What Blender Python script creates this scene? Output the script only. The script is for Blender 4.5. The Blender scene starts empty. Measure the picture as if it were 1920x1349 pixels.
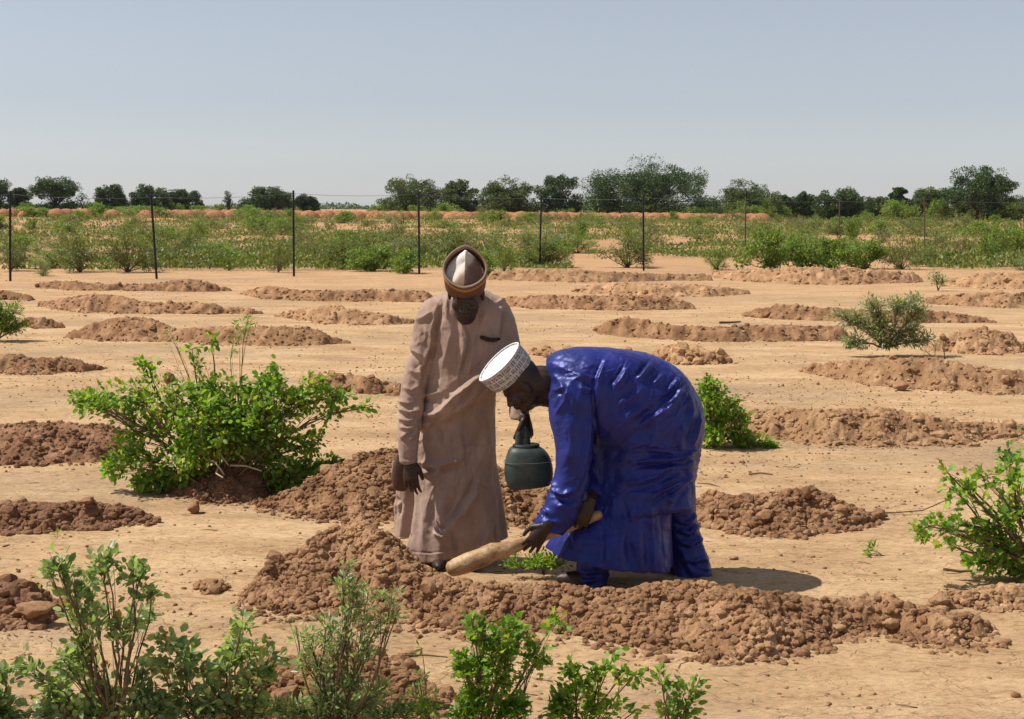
import bpy, math, random
import numpy as np
from mathutils import Vector, Matrix

S = bpy.context.scene
COL = S.collection
rad = math.radians
# ------------------------------------------------------------------ camera
CAMH = 1.85
FPX = 2667.0
TILT = math.atan((674.5 - 389.0) / FPX)
ROLL = rad(0.3)
cam = bpy.data.cameras.new("camera")
camo = bpy.data.objects.new("camera", cam)
COL.objects.link(camo)
CR = Matrix.Rotation(math.pi / 2 - TILT, 3, 'X') @ Matrix.Rotation(ROLL, 3, 'Z')
camo.matrix_world = Matrix.Translation((0, 0, CAMH)) @ CR.to_4x4()
cam.sensor_width = 36.0
cam.lens = FPX / 1920 * 36.0
cam.clip_start = 0.1
cam.clip_end = 9000
S.camera = camo
# ------------------------------------------------------------------ light
SUN_EL, SUN_AZ = 56.0, 4.0      # azimuth: degrees behind the line pointing left (-x)
W = bpy.data.worlds.new("World")
S.world = W
W.use_nodes = True
wn = W.node_tree.nodes
wn.clear()
wo = wn.new('ShaderNodeOutputWorld')
bg = wn.new('ShaderNodeBackground')
sky = wn.new('ShaderNodeTexSky')
sky.sky_type = 'NISHITA'
sky.sun_disc = False
sky.sun_elevation = rad(SUN_EL)
to_sun = Vector((-math.cos(rad(SUN_AZ)) * math.cos(rad(SUN_EL)), math.sin(rad(SUN_AZ)) * math.cos(rad(SUN_EL)), math.sin(rad(SUN_EL))))
sky.sun_rotation = math.atan2(to_sun.x, to_sun.y)
sky.air_density = 1.0
sky.dust_density = 0.3
sky.ozone_density = 1.0
hs = wn.new('ShaderNodeHueSaturation')
hs.inputs['Saturation'].default_value = 0.38
W.node_tree.links.new(sky.outputs[0], hs.inputs['Color'])
tint = wn.new('ShaderNodeMix'); tint.data_type = 'RGBA'; tint.blend_type = 'MULTIPLY'
tint.inputs[0].default_value = 1.0; tint.inputs[7].default_value = (0.955, 0.98, 1.07, 1)
W.node_tree.links.new(hs.outputs[0], tint.inputs[6])
W.node_tree.links.new(tint.outputs[2], bg.inputs['Color'])
bg.inputs['Strength'].default_value = 0.086
W.node_tree.links.new(bg.outputs[0], wo.inputs['Surface'])
sun = bpy.data.lights.new("sun", 'SUN')
sun.energy = 5.0
sun.angle = rad(0.5)
sun.color = (1.0, 0.95, 0.86)
suno = bpy.data.objects.new("sun", sun)
COL.objects.link(suno)
suno.rotation_euler = to_sun.to_track_quat('Z', 'Y').to_euler()
S.view_settings.view_transform = 'Standard'
S.view_settings.look = 'None'
S.view_settings.exposure = 0.16
S.view_settings.gamma = 1.0
S.render.resolution_x = 1024
S.render.resolution_y = 719
# ------------------------------------------------------------------ helpers
C0 = Vector((0, 0, CAMH))
CRn = np.array(CR)


def P(u, v, y):
    d = CR @ Vector(((u - 960) / FPX, -(v - 674.5) / FPX, -1))
    return C0 + d * (y / d.y)


def G(u, v, z=0.0):
    d = CR @ Vector(((u - 960) / FPX, -(v - 674.5) / FPX, -1))
    return C0 + d * ((z - CAMH) / d.z)


def proj(p):
    c = (p - np.array(C0)) @ CRn
    return np.stack([960 + FPX * c[:, 0] / -c[:, 2], 674.5 - FPX * c[:, 1] / -c[:, 2]], 1)


def PM(y):
    return FPX / y


def h2(ix, iy, s=0):
    a = (ix.astype(np.int64) * 374761393 + iy.astype(np.int64) * 668265263 + s * 2147483647 + 1013904223) & 0xffffffff
    a = ((a ^ (a >> 13)) * 1274126177) & 0xffffffff
    a = ((a ^ (a >> 16)) * 2246822519) & 0xffffffff
    return ((a ^ (a >> 15)) & 0xffffff) / float(0xffffff)


def vnoise(x, y, s=0):
    ix = np.floor(x); iy = np.floor(y)
    fx = x - ix; fy = y - iy
    fx = fx * fx * fx * (fx * (fx * 6 - 15) + 10); fy = fy * fy * fy * (fy * (fy * 6 - 15) + 10)
    a = h2(ix, iy, s); b = h2(ix + 1, iy, s); c = h2(ix, iy + 1, s); d = h2(ix + 1, iy + 1, s)
    return (a * (1 - fx) + b * fx) * (1 - fy) + (c * (1 - fx) + d * fx) * fy * 1.0 - 0.5


def fbm(x, y, s=0, o=4, g=0.5):
    r = 0; a = 1.0
    for i in range(o):
        r = r + a * vnoise(x, y, s + i * 17)
        x = x * 2.03 + 13.1; y = y * 2.03 + 7.7; a *= g
    return r


def cells(x, y, s=0):
    """F1 distance and cell random"""
    ix = np.floor(x); iy = np.floor(y)
    best = np.full(x.shape, 9.0); rid = np.zeros(x.shape)
    for dx in (-1, 0, 1):
        for dy in (-1, 0, 1):
            cx = ix + dx; cy = iy + dy
            d = np.hypot(cx + 0.15 + 0.7 * h2(cx, cy, s) - x, cy + 0.15 + 0.7 * h2(cx, cy, s + 5) - y)
            m = d < best
            best = np.where(m, d, best); rid = np.where(m, h2(cx, cy, s + 9), rid)
    return best, rid


def mesh_np(name, v, f, mat=None, parent=None, smooth=False, loc=None):
    """v (n,3), f (m,k) ndarray with constant k, or list of such arrays"""
    me = bpy.data.meshes.new(name)
    fl = f if isinstance(f, list) else [f]
    fl = [a for a in fl if len(a)]
    v = np.asarray(v, dtype=np.float64)
    if loc is not None:
        v = v - np.array(loc)
    me.vertices.add(len(v)); me.vertices.foreach_set('co', v.ravel().astype(np.float32))
    nl = sum(a.size for a in fl); nf = sum(len(a) for a in fl)
    me.loops.add(nl); me.polygons.add(nf)
    me.loops.foreach_set('vertex_index', np.concatenate([a.ravel() for a in fl]).astype(np.int32))
    tot = np.concatenate([np.full(len(a), a.shape[1]) for a in fl])
    st = np.concatenate([[0], np.cumsum(tot)[:-1]])
    me.polygons.foreach_set('loop_start', st.astype(np.int32))
    me.polygons.foreach_set('loop_total', tot.astype(np.int32))
    if smooth:
        me.polygons.foreach_set('use_smooth', np.ones(nf, dtype=bool))
    me.update(calc_edges=True)
    o = bpy.data.objects.new(name, me)
    if mat: me.materials.append(mat)
    COL.objects.link(o)
    if loc is not None:
        o.location = loc
    if parent:
        o.parent = parent
        if loc is not None:
            o.location = (0, 0, 0)
    return o


def empty(name, loc):
    o = bpy.data.objects.new(name, None)
    o.empty_display_size = 0.1
    o.location = loc
    COL.objects.link(o)
    return o


def tag(o, label=None, cat=None, group=None, kind=None):
    if label: o['label'] = label
    if cat: o['category'] = cat
    if group: o['group'] = group
    if kind: o['kind'] = kind
    return o


class MB:
    """collects closed shapes"""
    def __init__(s):
        s.v = []; s.q = []; s.t = []; s.n = 0

    def add(s, v, q=None, t=None):
        v = np.asarray(v, dtype=float)
        s.v.append(v)
        if q is not None and len(q): s.q.append(np.asarray(q) + s.n)
        if t is not None and len(t): s.t.append(np.asarray(t) + s.n)
        s.n += len(v)

    def loft(s, rings, cap=True):
        """rings: list of (n,3) arrays"""
        n = len(rings[0]); m = len(rings)
        v = np.concatenate([np.asarray(r) for r in rings] + [[np.mean(rings[0], 0)], [np.mean(rings[-1], 0)]])
        i = np.arange(n); j = (i + 1) % n
        q = np.concatenate([np.stack([k * n + i, k * n + j, (k + 1) * n + j, (k + 1) * n + i], 1) for k in range(m - 1)])
        t = None
        if cap:
            t = np.concatenate([np.stack([np.full(n, m * n), j, i], 1), np.stack([np.full(n, m * n + 1), (m - 1) * n + i, (m - 1) * n + j], 1)])
        s.add(v, q, t)

    def tube(s, pts, rr, n=8, round_ends=True):
        pts = [Vector(p) for p in pts]
        rr = list(rr) if hasattr(rr, '__len__') else [rr] * len(pts)
        if round_ends:
            d0 = (pts[0] - pts[1]).normalized(); d1 = (pts[-1] - pts[-2]).normalized()
            pts = [pts[0] + d0 * rr[0] * 0.85, pts[0] + d0 * rr[0] * 0.5] + pts + [pts[-1] + d1 * rr[-1] * 0.5, pts[-1] + d1 * rr[-1] * 0.85]
            rr = [rr[0] * 0.45, rr[0] * 0.85] + rr + [rr[-1] * 0.85, rr[-1] * 0.45]
        rings = []
        ref = Vector((0.13, 0.31, 1)).normalized()
        prev = None
        for k, p in enumerate(pts):
            a = pts[max(0, k - 1)]; b = pts[min(len(pts) - 1, k + 1)]
            d = (b - a)
            d = d.normalized() if d.length > 1e-9 else Vector((0, 0, 1))
            x = prev - d * prev.dot(d) if prev is not None else ref - d * ref.dot(d)
            if x.length < 1e-3: x = Vector((1, 0, 0)) - d * d.x
            x.normalize(); prev = x
            y = d.cross(x)
            rings.append([p + x * (rr[k] * math.cos(2 * math.pi * i / n)) + y * (rr[k] * math.sin(2 * math.pi * i / n)) for i in range(n)])
        s.loft([np.array([tuple(q) for q in r]) for r in rings])

    def ell(s, c, ax, n=16, m=9):
        """ellipsoid: centre, three half-axis vectors"""
        c = np.array(c); A = [np.array(a) for a in ax]
        rings = []
        for k in range(m):
            ph = math.pi * (k + 0.5) / m
            th = np.arange(n) * 2 * math.pi / n
            rings.append(c + math.sin(ph) * (np.cos(th)[:, None] * A[0] + np.sin(th)[:, None] * A[1]) + math.cos(ph) * A[2])
        s.loft(rings)

    def build(s, name, mat, parent=None, smooth=False, loc=None):
        return mesh_np(name, np.concatenate(s.v), [np.concatenate(a) for a in (s.q, s.t) if a], mat, parent, smooth, loc)


def remeshed(mb, vox, smooth_it=6):
    """union of overlapping closed shapes -> (verts, quads)"""
    o = mb.build('tmp', None)
    m = o.modifiers.new('r', 'REMESH'); m.mode = 'VOXEL'; m.voxel_size = vox; m.adaptivity = 0
    m2 = o.modifiers.new('s', 'SMOOTH'); m2.factor = 0.5; m2.iterations = smooth_it
    dg = bpy.context.evaluated_depsgraph_get()
    dg.update()
    e = o.evaluated_get(dg)
    me = e.to_mesh()
    v = np.empty(len(me.vertices) * 3, np.float32); me.vertices.foreach_get('co', v)
    nr = np.empty(len(me.vertices) * 3, np.float32); me.vertices.foreach_get('normal', nr)
    tot = np.empty(len(me.polygons), np.int32); me.polygons.foreach_get('loop_total', tot)
    li = np.empty(len(me.loops), np.int32); me.loops.foreach_get('vertex_index', li)
    e.to_mesh_clear()
    md = o.data
    bpy.data.objects.remove(o); bpy.data.meshes.remove(md)
    st = np.concatenate([[0], np.cumsum(tot)[:-1]])
    fs = []
    for k in (3, 4):
        s_ = st[tot == k]
        if len(s_): fs.append(np.stack([li[s_ + i] for i in range(k)], 1))
    return v.reshape(-1, 3).astype(float), nr.reshape(-1, 3).astype(float), fs


def normals(v, fs):
    n = np.zeros_like(v)
    for f in fs:
        a = v[f[:, 0]]; b = v[f[:, 1]]; c = v[f[:, 2]]
        fn = np.cross(b - a, c - a)
        if f.shape[1] == 4: fn = fn + np.cross(c - a, v[f[:, 3]] - a)
        for k in range(f.shape[1]): np.add.at(n, f[:, k], fn)
    return n / np.maximum(np.linalg.norm(n, axis=1), 1e-12)[:, None]


def strokes(v, fs, L, soft=1.0):
    """sculpt folds. each: (pts px list, width px, amp m, [ymax])  ridge + hollow on one side"""
    n = normals(v, fs)
    uv = proj(v)
    face = np.clip((-n[:, 1] + 0.25) / 0.5, 0, 1)
    disp = np.zeros(len(v))
    for st in L:
        pts, w, amp = st[0], st[1], st[2]
        ymax = st[3] if len(st) > 3 and st[3] else 99
        ymin = st[4] if len(st) > 4 else -9
        best = np.full(len(v), 1e9); side = np.zeros(len(v)); tt = np.zeros(len(v))
        seg = len(pts) - 1
        for i in range(seg):
            a = np.array(pts[i], float); b = np.array(pts[i + 1], float)
            ab = b - a; q = uv - a
            t = np.clip((q @ ab) / (ab @ ab), 0, 1)
            r = q - t[:, None] * ab
            d = np.hypot(r[:, 0], r[:, 1])
            m = d < best
            best = np.where(m, d, best)
            side = np.where(m, np.sign(ab[0] * q[:, 1] - ab[1] * q[:, 0]), side)
            tt = np.where(m, (i + t) / seg, tt)
        taper = np.clip(np.minimum(tt, 1 - tt) * 4 + 0.15, 0, 1)
        x = best / w
        prof = np.exp(-x ** 1.35) - 0.55 * np.exp(-((x - 2.0) / 1.1) ** 2) * (side > 0)
        disp += amp * prof * taper * face * (v[:, 1] < ymax) * (v[:, 1] > ymin)
    return v + n * disp[:, None] * soft, n


# ------------------------------------------------------------------ materials
def mat_new(name):
    m = bpy.data.materials.new(name); m.use_nodes = True
    nt = m.node_tree; nt.nodes.clear()
    out = nt.nodes.new('ShaderNodeOutputMaterial')
    b = nt.nodes.new('ShaderNodeBsdfPrincipled')
    nt.links.new(b.outputs[0], out.inputs[0])
    return m, nt, b, out


def N(nt, typ, **kw):
    n = nt.nodes.new(typ)
    for k, v in kw.items():
        if k.startswith('i_'):
            key = k[2:].replace('_', ' ')
            n.inputs[int(key) if key.isdigit() else key].default_value = v
        else:
            setattr(n, k, v)
    return n


def ramp(nt, fac, stops):
    r = nt.nodes.new('ShaderNodeValToRGB')
    els = r.color_ramp.elements
    while len(els) < len(stops): els.new(0.5)
    for e, (p, c) in zip(els, stops):
        e.position = p; e.color = (*c, 1) if len(c) == 3 else c
    nt.links.new(fac, r.inputs[0])
    return r.outputs[0]


def noise(nt, scale, detail=4, rough=0.55, stretch=None, w=0.0):
    geo = nt.nodes.new('ShaderNodeNewGeometry')
    src = geo.outputs['Position']
    if stretch or w:
        mp = nt.nodes.new('ShaderNodeMapping')
        mp.inputs['Scale'].default_value = stretch or (1, 1, 1)
        mp.inputs['Location'].default_value = (w, w * 1.7, 0)
        nt.links.new(src, mp.inputs[0]); src = mp.outputs[0]
    n = N(nt, 'ShaderNodeTexNoise')
    n.inputs['Scale'].default_value = scale; n.inputs['Detail'].default_value = detail; n.inputs['Roughness'].default_value = rough
    nt.links.new(src, n.inputs['Vector'])
    return n.outputs['Fac']


def mixc(nt, fac, a, b, mode='MIX'):
    m = nt.nodes.new('ShaderNodeMix'); m.data_type = 'RGBA'; m.blend_type = mode
    for sock, val in ((m.inputs[0], fac), (m.inputs[6], a), (m.inputs[7], b)):
        if hasattr(val, 'is_linked') or isinstance(val, bpy.types.NodeSocket): nt.links.new(val, sock)
        else: sock.default_value = (*val, 1) if isinstance(val, tuple) and len(val) == 3 else val
    return m.outputs[2]


def math_(nt, op, a, b=None, c=None, clamp=False):
    m = nt.nodes.new('ShaderNodeMath'); m.operation = op; m.use_clamp = clamp
    for i, val in enumerate((a, b, c)):
        if val is None: continue
        if isinstance(val, bpy.types.NodeSocket): nt.links.new(val, m.inputs[i])
        else: m.inputs[i].default_value = val
    return m.outputs[0]


def bump(nt, b, h, strength=0.5, dist=0.01, prev=None):
    bn = nt.nodes.new('ShaderNodeBump')
    bn.inputs['Strength'].default_value = strength; bn.inputs['Distance'].default_value = dist
    nt.links.new(h, bn.inputs['Height'])
    if prev is not None: nt.links.new(prev, bn.inputs['Normal'])
    nt.links.new(bn.outputs[0], b.inputs['Normal'])
    return bn.outputs[0]


def ground_mat():
    m, nt, b, out = mat_new('sandy_ground')
    c = ramp(nt, noise(nt, 1.3, 8, 0.66, (0.6, 1.3, 1)), [(0.32, (0.41, 0.255, 0.136)), (0.5, (0.54, 0.353, 0.190)), (0.66, (0.645, 0.444, 0.255))])
    patch = ramp(nt, noise(nt, 0.3, 6, 0.66, (0.6, 1.1, 1), 31), [(0.50, (0, 0, 0)), (0.66, (1, 1, 1))])
    c = mixc(nt, math_(nt, 'MULTIPLY', patch, 0.75), c, (0.36, 0.255, 0.165))
    fine = ramp(nt, noise(nt, 42, 6, 0.7, (0.5, 1, 1)), [(0.30, (0.66, 0.62, 0.58)), (0.52, (1, 1, 1)), (0.75, (1.1, 1.08, 1.05))])
    c = mixc(nt, 1.0, c, fine, 'MULTIPLY')
    spots = ramp(nt, noise(nt, 8, 9, 0.78, (0.6, 1, 1), 11), [(0.54, (1, 1, 1)), (0.64, (0.66, 0.59, 0.52))])
    c = mixc(nt, 0.8, c, spots, 'MULTIPLY')
    geo = nt.nodes.new('ShaderNodeNewGeometry'); sep = nt.nodes.new('ShaderNodeSeparateXYZ')
    nt.links.new(geo.outputs['Position'], sep.inputs[0])
    far = math_(nt, 'MULTIPLY_ADD', sep.outputs[1], 1 / 40., -22 / 40., True)
    c = mixc(nt, math_(nt, 'MULTIPLY', far, 0.75), c, (0.45, 0.235, 0.115))
    nt.links.new(c, b.inputs['Base Color'])
    b.inputs['Roughness'].default_value = 0.95
    b.inputs['Specular IOR Level'].default_value = 0.15
    n1 = bump(nt, b, noise(nt, 7, 9, 0.68, (0.4, 1, 1)), 1.0, 0.05)
    # hairline cracks
    mp = N(nt, 'ShaderNodeMapping'); mp.inputs['Scale'].default_value = (0.55, 1.7, 1)
    wn_ = N(nt, 'ShaderNodeTexNoise'); wn_.inputs['Scale'].default_value = 5; wn_.inputs['Detail'].default_value = 5
    nt.links.new(geo.outputs['Position'], wn_.inputs['Vector'])
    add = N(nt, 'ShaderNodeVectorMath'); add.operation = 'MULTIPLY_ADD'
    nt.links.new(wn_.outputs['Color'], add.inputs[0]); add.inputs[1].default_value = (0.35, 0.22, 0); nt.links.new(geo.outputs['Position'], add.inputs[2])
    nt.links.new(add.outputs[0], mp.inputs[0])
    vo = N(nt, 'ShaderNodeTexVoronoi'); vo.feature = 'DISTANCE_TO_EDGE'; vo.inputs['Scale'].default_value = 5.0
    nt.links.new(mp.outputs[0], vo.inputs['Vector'])
    cr = ramp(nt, vo.outputs[0], [(0.0, (0, 0, 0)), (0.03, (1, 1, 1))])
    crm = ramp(nt, noise(nt, 1.6, 3, 0.5, None, 5), [(0.34, (1, 1, 1)), (0.44, (0, 0, 0))])
    cr2 = math_(nt, 'MAXIMUM', cr, crm)
    n2 = bump(nt, b, cr2, 0.6, 0.012, n1)
    bump(nt, b, noise(nt, 130, 4, 0.7), 0.6, 0.006, n2)
    return m


def soil_mat(name, cols, bs=1.0):
    m, nt, b, out = mat_new(name)
    c = ramp(nt, noise(nt, 5, 6, 0.62), [(0.3, cols[0]), (0.5, cols[1]), (0.7, cols[2])])
    geo = nt.nodes.new('ShaderNodeNewGeometry')
    isl = ramp(nt, geo.outputs['Random Per Island'], [(0, (0.84, 0.82, 0.80)), (1, (1.12, 1.12, 1.12))])
    c = mixc(nt, 1.0, c, isl, 'MULTIPLY')
    f = ramp(nt, noise(nt, 70, 5, 0.7), [(0.3, (0.75, 0.73, 0.7)), (0.6, (1.08, 1.06, 1.04))])
    c = mixc(nt, 1.0, c, f, 'MULTIPLY')
    nt.links.new(c, b.inputs['Base Color'])
    b.inputs['Roughness'].default_value = 0.97
    b.inputs['Specular IOR Level'].default_value = 0.1
    n1 = bump(nt, b, noise(nt, 38, 6, 0.65), 0.8, 0.015 * bs)
    bump(nt, b, noise(nt, 150, 3, 0.6), 0.5, 0.004 * bs, n1)
    return m


def leaf_mat(name, dark, light, trans=0.25, rough=0.5, pale=None):
    m, nt, b, out = mat_new(name)
    geo = nt.nodes.new('ShaderNodeNewGeometry')
    st = [(0.0, dark), (0.75, light)]
    if pale: st += [(0.90, light), (0.955, pale), (0.965, (0.38, 0.28, 0.10)), (1.0, (0.26, 0.15, 0.06))]  # pale stop paints white glare into the colour of some leaves
    else: st += [(0.93, (min(light[0] * 1.5, .5), light[1] * 1.1, light[2])), (0.965, (light[0] * 1.6 + .02, light[1] * .95, light[2] * .8)), (1.0, (light[0] * 1.3, light[1] * .55, light[2] * .6))]
    c = ramp(nt, geo.outputs['Random Per Island'], st)
    big = ramp(nt, noise(nt, 3.2, 3, 0.5), [(0.35, (0.72, 0.78, 0.72)), (0.65, (1.25, 1.18, 1.0))])
    c = mixc(nt, 0.8, c, big, 'MULTIPLY')
    nt.links.new(c, b.inputs['Base Color'])
    b.inputs['Roughness'].default_value = rough
    b.inputs['Specular IOR Level'].default_value = 0.4
    tr = nt.nodes.new('ShaderNodeBsdfTranslucent')
    tc = mixc(nt, 1.0, c, (1.25, 1.4, 0.5), 'MULTIPLY')
    nt.links.new(tc, tr.inputs['Color'])
    mx = nt.nodes.new('ShaderNodeMixShader'); mx.inputs[0].default_value = trans
    nt.links.new(b.outputs[0], mx.inputs[1]); nt.links.new(tr.outputs[0], mx.inputs[2])
    nt.links.new(mx.outputs[0], out.inputs[0])
    return m


def plain(name, c, rough=0.8, var=0.25, sc=20, bs=0.3, bd=0.004, spec=0.3, c2=None):
    m, nt, b, out = mat_new(name)
    a = tuple(x * (1 - var) for x in c)
    col = ramp(nt, noise(nt, sc, 5, 0.6), [(0.3, a), (0.7, c2 or c)])
    nt.links.new(col, b.inputs['Base Color'])
    b.inputs['Roughness'].default_value = rough
    b.inputs['Specular IOR Level'].default_value = spec
    if bs: bump(nt, b, noise(nt, sc * 4, 4, 0.6), bs, bd)
    return m


def cloth_mat(name, c1, c2, rough, spec, sheen=0.0, bs=0.25, coat=0):
    m, nt, b, out = mat_new(name)
    col = ramp(nt, noise(nt, 6, 5, 0.6), [(0.35, c1), (0.65, c2)])
    nt.links.new(col, b.inputs['Base Color'])
    b.inputs['Roughness'].default_value = rough
    b.inputs['Specular IOR Level'].default_value = spec
    b.inputs['Sheen Weight'].default_value = sheen
    n1 = bump(nt, b, noise(nt, 22, 4, 0.6), bs, 0.012)
    rg = math_(nt, 'ABSOLUTE', math_(nt, 'SUBTRACT', noise(nt, 9, 3, 0.45, (1, 1, .7), 3), 0.5))
    rg = math_(nt, 'MINIMUM', math_(nt, 'MULTIPLY', rg, 9.0), 1.0)
    n1 = bump(nt, b, rg, 0.22, 0.010, n1)
    bump(nt, b, noise(nt, 420, 2, 0.5), 0.12, 0.0015, n1)
    return m, nt, b


M = {}
M['ground'] = ground_mat()
M['soil'] = soil_mat('brown_clods', [(0.19, 0.100, 0.052), (0.30, 0.170, 0.092), (0.45, 0.28, 0.158)])
M['soil_dark'] = soil_mat('dark_brown_clods', [(0.17, 0.088, 0.05), (0.25, 0.135, 0.077), (0.34, 0.20, 0.115)])
M['soil_light'] = soil_mat('tan_clods', [(0.27, 0.15, 0.08), (0.38, 0.23, 0.125), (0.52, 0.335, 0.19)])
M['soil_red'] = soil_mat('red_earth', [(0.30, 0.14, 0.07), (0.42, 0.20, 0.10), (0.50, 0.27, 0.15)], 6)
M['leaf'] = leaf_mat('bright_leaves', (0.085, 0.19, 0.022), (0.27, 0.43, 0.07), 0.45)
M['leaf_front'] = leaf_mat('front_leaves', (0.17, 0.245, 0.11), (0.36, 0.44, 0.23), 0.45, 0.38, (0.60, 0.66, 0.56))
M['leaf_grey'] = leaf_mat('grey_leaves', (0.15, 0.21, 0.115), (0.31, 0.37, 0.22), 0.4)
M['leaf_dull'] = leaf_mat('dull_leaves', (0.075, 0.12, 0.03), (0.20, 0.25, 0.075), 0.3)
M['leaf_mid'] = leaf_mat('mid_green_leaves', (0.08, 0.16, 0.028), (0.22, 0.34, 0.07), 0.4)
M['leaf_tree'] = leaf_mat('tree_leaves', (0.024, 0.058, 0.014), (0.062, 0.125, 0.028), 0.15)
M['leaf_tree2'] = leaf_mat('tree_leaves_light', (0.045, 0.085, 0.022), (0.11, 0.16, 0.045), 0.25)
M['stem'] = plain('twig_bark', (0.20, 0.135, 0.075), 0.8, 0.4)
M['stem_dark'] = plain('dark_bark', (0.09, 0.065, 0.045), 0.85, 0.4, 8)
M['root'] = plain('pale_root', (0.50, 0.40, 0.27), 0.8, 0.3)
M['post'] = plain('black_post', (0.018, 0.017, 0.018), 0.6, 0.3)
M['post_wood'] = plain('weathered_post', (0.14, 0.10, 0.075), 0.85, 0.4)
M['wire'] = plain('wire', (0.16, 0.16, 0.17), 0.5, 0.2)
M['skin'] = plain('dark_skin', (0.044, 0.024, 0.017), 0.45, 0.2, 30, 0.15, 0.002, 0.35)
M['skin_hand'] = M['skin']
rnd = random.Random(7)
# ------------------------------------------------------------------ ground
def gz(x, y):
    """height of the ground sheet"""
    near = np.clip((60 - y) / 40, 0, 1)
    z = near * (0.022 * fbm(x * 0.5, y * 0.9, 3, 3) + 0.010 * fbm(x * 1.5, y * 5.0, 8, 4))
    z = z + np.clip((y - 30) / 60, 0, 1) * 0.25 * fbm(x * 0.06, y * 0.09, 21, 3)
    return z


def make_ground():
    ys = [-60, -20, -5, 0]
    d = 2.0
    while d < 16: ys.append(d); d *= 1.0052
    while d < 90: ys.append(d); d *= 1.010
    while d < 7000: ys.append(d); d *= 1.05
    ys = np.array(ys)
    nx = 560
    t = np.linspace(-1, 1, nx)
    hw = np.where(ys < 0, 60, 3.0 + np.abs(ys) * 0.45 + np.clip(ys - 20, 0, 1e9) * 0.6)
    X = t[None, :] * hw[:, None]; Y = np.repeat(ys[:, None], nx, 1)
    fine = np.clip((14 - Y) / 8, 0, 1)
    Z = gz(X, Y)
    tr = fbm(X * 0.9, Y * 4.5, 44, 4)
    Z = Z + fine * (0.006 * np.abs(fbm(X * 2.5, Y * 11, 51, 3)) + 0.004 * fbm(X * 16, Y * 22, 61, 3) + 0.006 * np.clip((tr - np.floor(tr * 6) / 6) * 6, 0, 1))
    v = np.stack([X, Y, Z], -1).reshape(-1, 3)
    m = len(ys)
    i = (np.arange(m - 1)[:, None] * nx + np.arange(nx - 1)[None, :]).ravel()
    f = np.stack([i, i + 1, i + nx + 1, i + nx], 1)
    o = mesh_np('ground', v, f, M['ground'], smooth=True)
    tag(o, kind='structure')


make_ground()


# ------------------------------------------------------------------ clods
def ico(sub):
    import bmesh
    bm = bmesh.new(); bmesh.ops.create_icosphere(bm, subdivisions=sub, radius=1)
    v = np.array([tuple(x.co) for x in bm.verts]); f = np.array([[a.index for a in x.verts] for x in bm.faces])
    bm.free(); return v, f


def clod_template(seed, sub):
    r = np.random.RandomState(seed)
    v, f = ico(sub)
    for _ in range(7):
        n = r.normal(size=3); n /= np.linalg.norm(n)
        d = v @ n; lim = r.uniform(0.55, 0.85)
        v = v - np.clip(d - lim, 0, None)[:, None] * n
    v = v * (1 + 0.35 * np.stack([fbm(v[:, 0] * 2 + 9, v[:, 1] * 2 + v[:, 2] * 1.7, seed)] * 3, 1))
    v = v * (1 + (0.10 if sub > 1 else 0) * fbm(v[:, 0] * 5 + 3, v[:, 1] * 5 + v[:, 2] * 4, seed + 3)[:, None])
    return v * np.array([1.15, 0.95, 0.75]), f


CLODS = [clod_template(i, 1) for i in range(6)]
CLODS1 = [clod_template(20 + i, 2) for i in range(6)]
CLODS2 = [clod_template(40 + i, 3) for i in range(6)]


def scatter(xyz, size, rs, temps=CLODS):
    V = []; F = []; n = 0
    k = rs.randint(len(temps), size=len(xyz))
    for ti, (tv, tf) in enumerate(temps):
        idx = np.where(k == ti)[0]
        if not len(idx): continue
        a = rs.uniform(0, 6.283, len(idx)); c = np.cos(a); s = np.sin(a)
        sc = size[idx, None] * rs.uniform(0.75, 1.25, (len(idx), 3))
        v = tv[None] * sc[:, None, :]
        tl = rs.uniform(-.6, .6, len(idx))
        y2 = v[..., 1] * np.cos(tl)[:, None] - v[..., 2] * np.sin(tl)[:, None]
        z2 = v[..., 1] * np.sin(tl)[:, None] + v[..., 2] * np.cos(tl)[:, None]
        x3 = v[..., 0] * c[:, None] - y2 * s[:, None]; y3 = v[..., 0] * s[:, None] + y2 * c[:, None]
        w = np.stack([x3, y3, z2], -1) + xyz[idx][:, None, :]
        f = tf[None] + (np.arange(len(idx)) * len(tv))[:, None, None] + n
        V.append(w.reshape(-1, 3)); F.append(f.reshape(-1, 3)); n += len(idx) * len(tv)
    return np.concatenate(V), np.concatenate(F)


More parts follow.
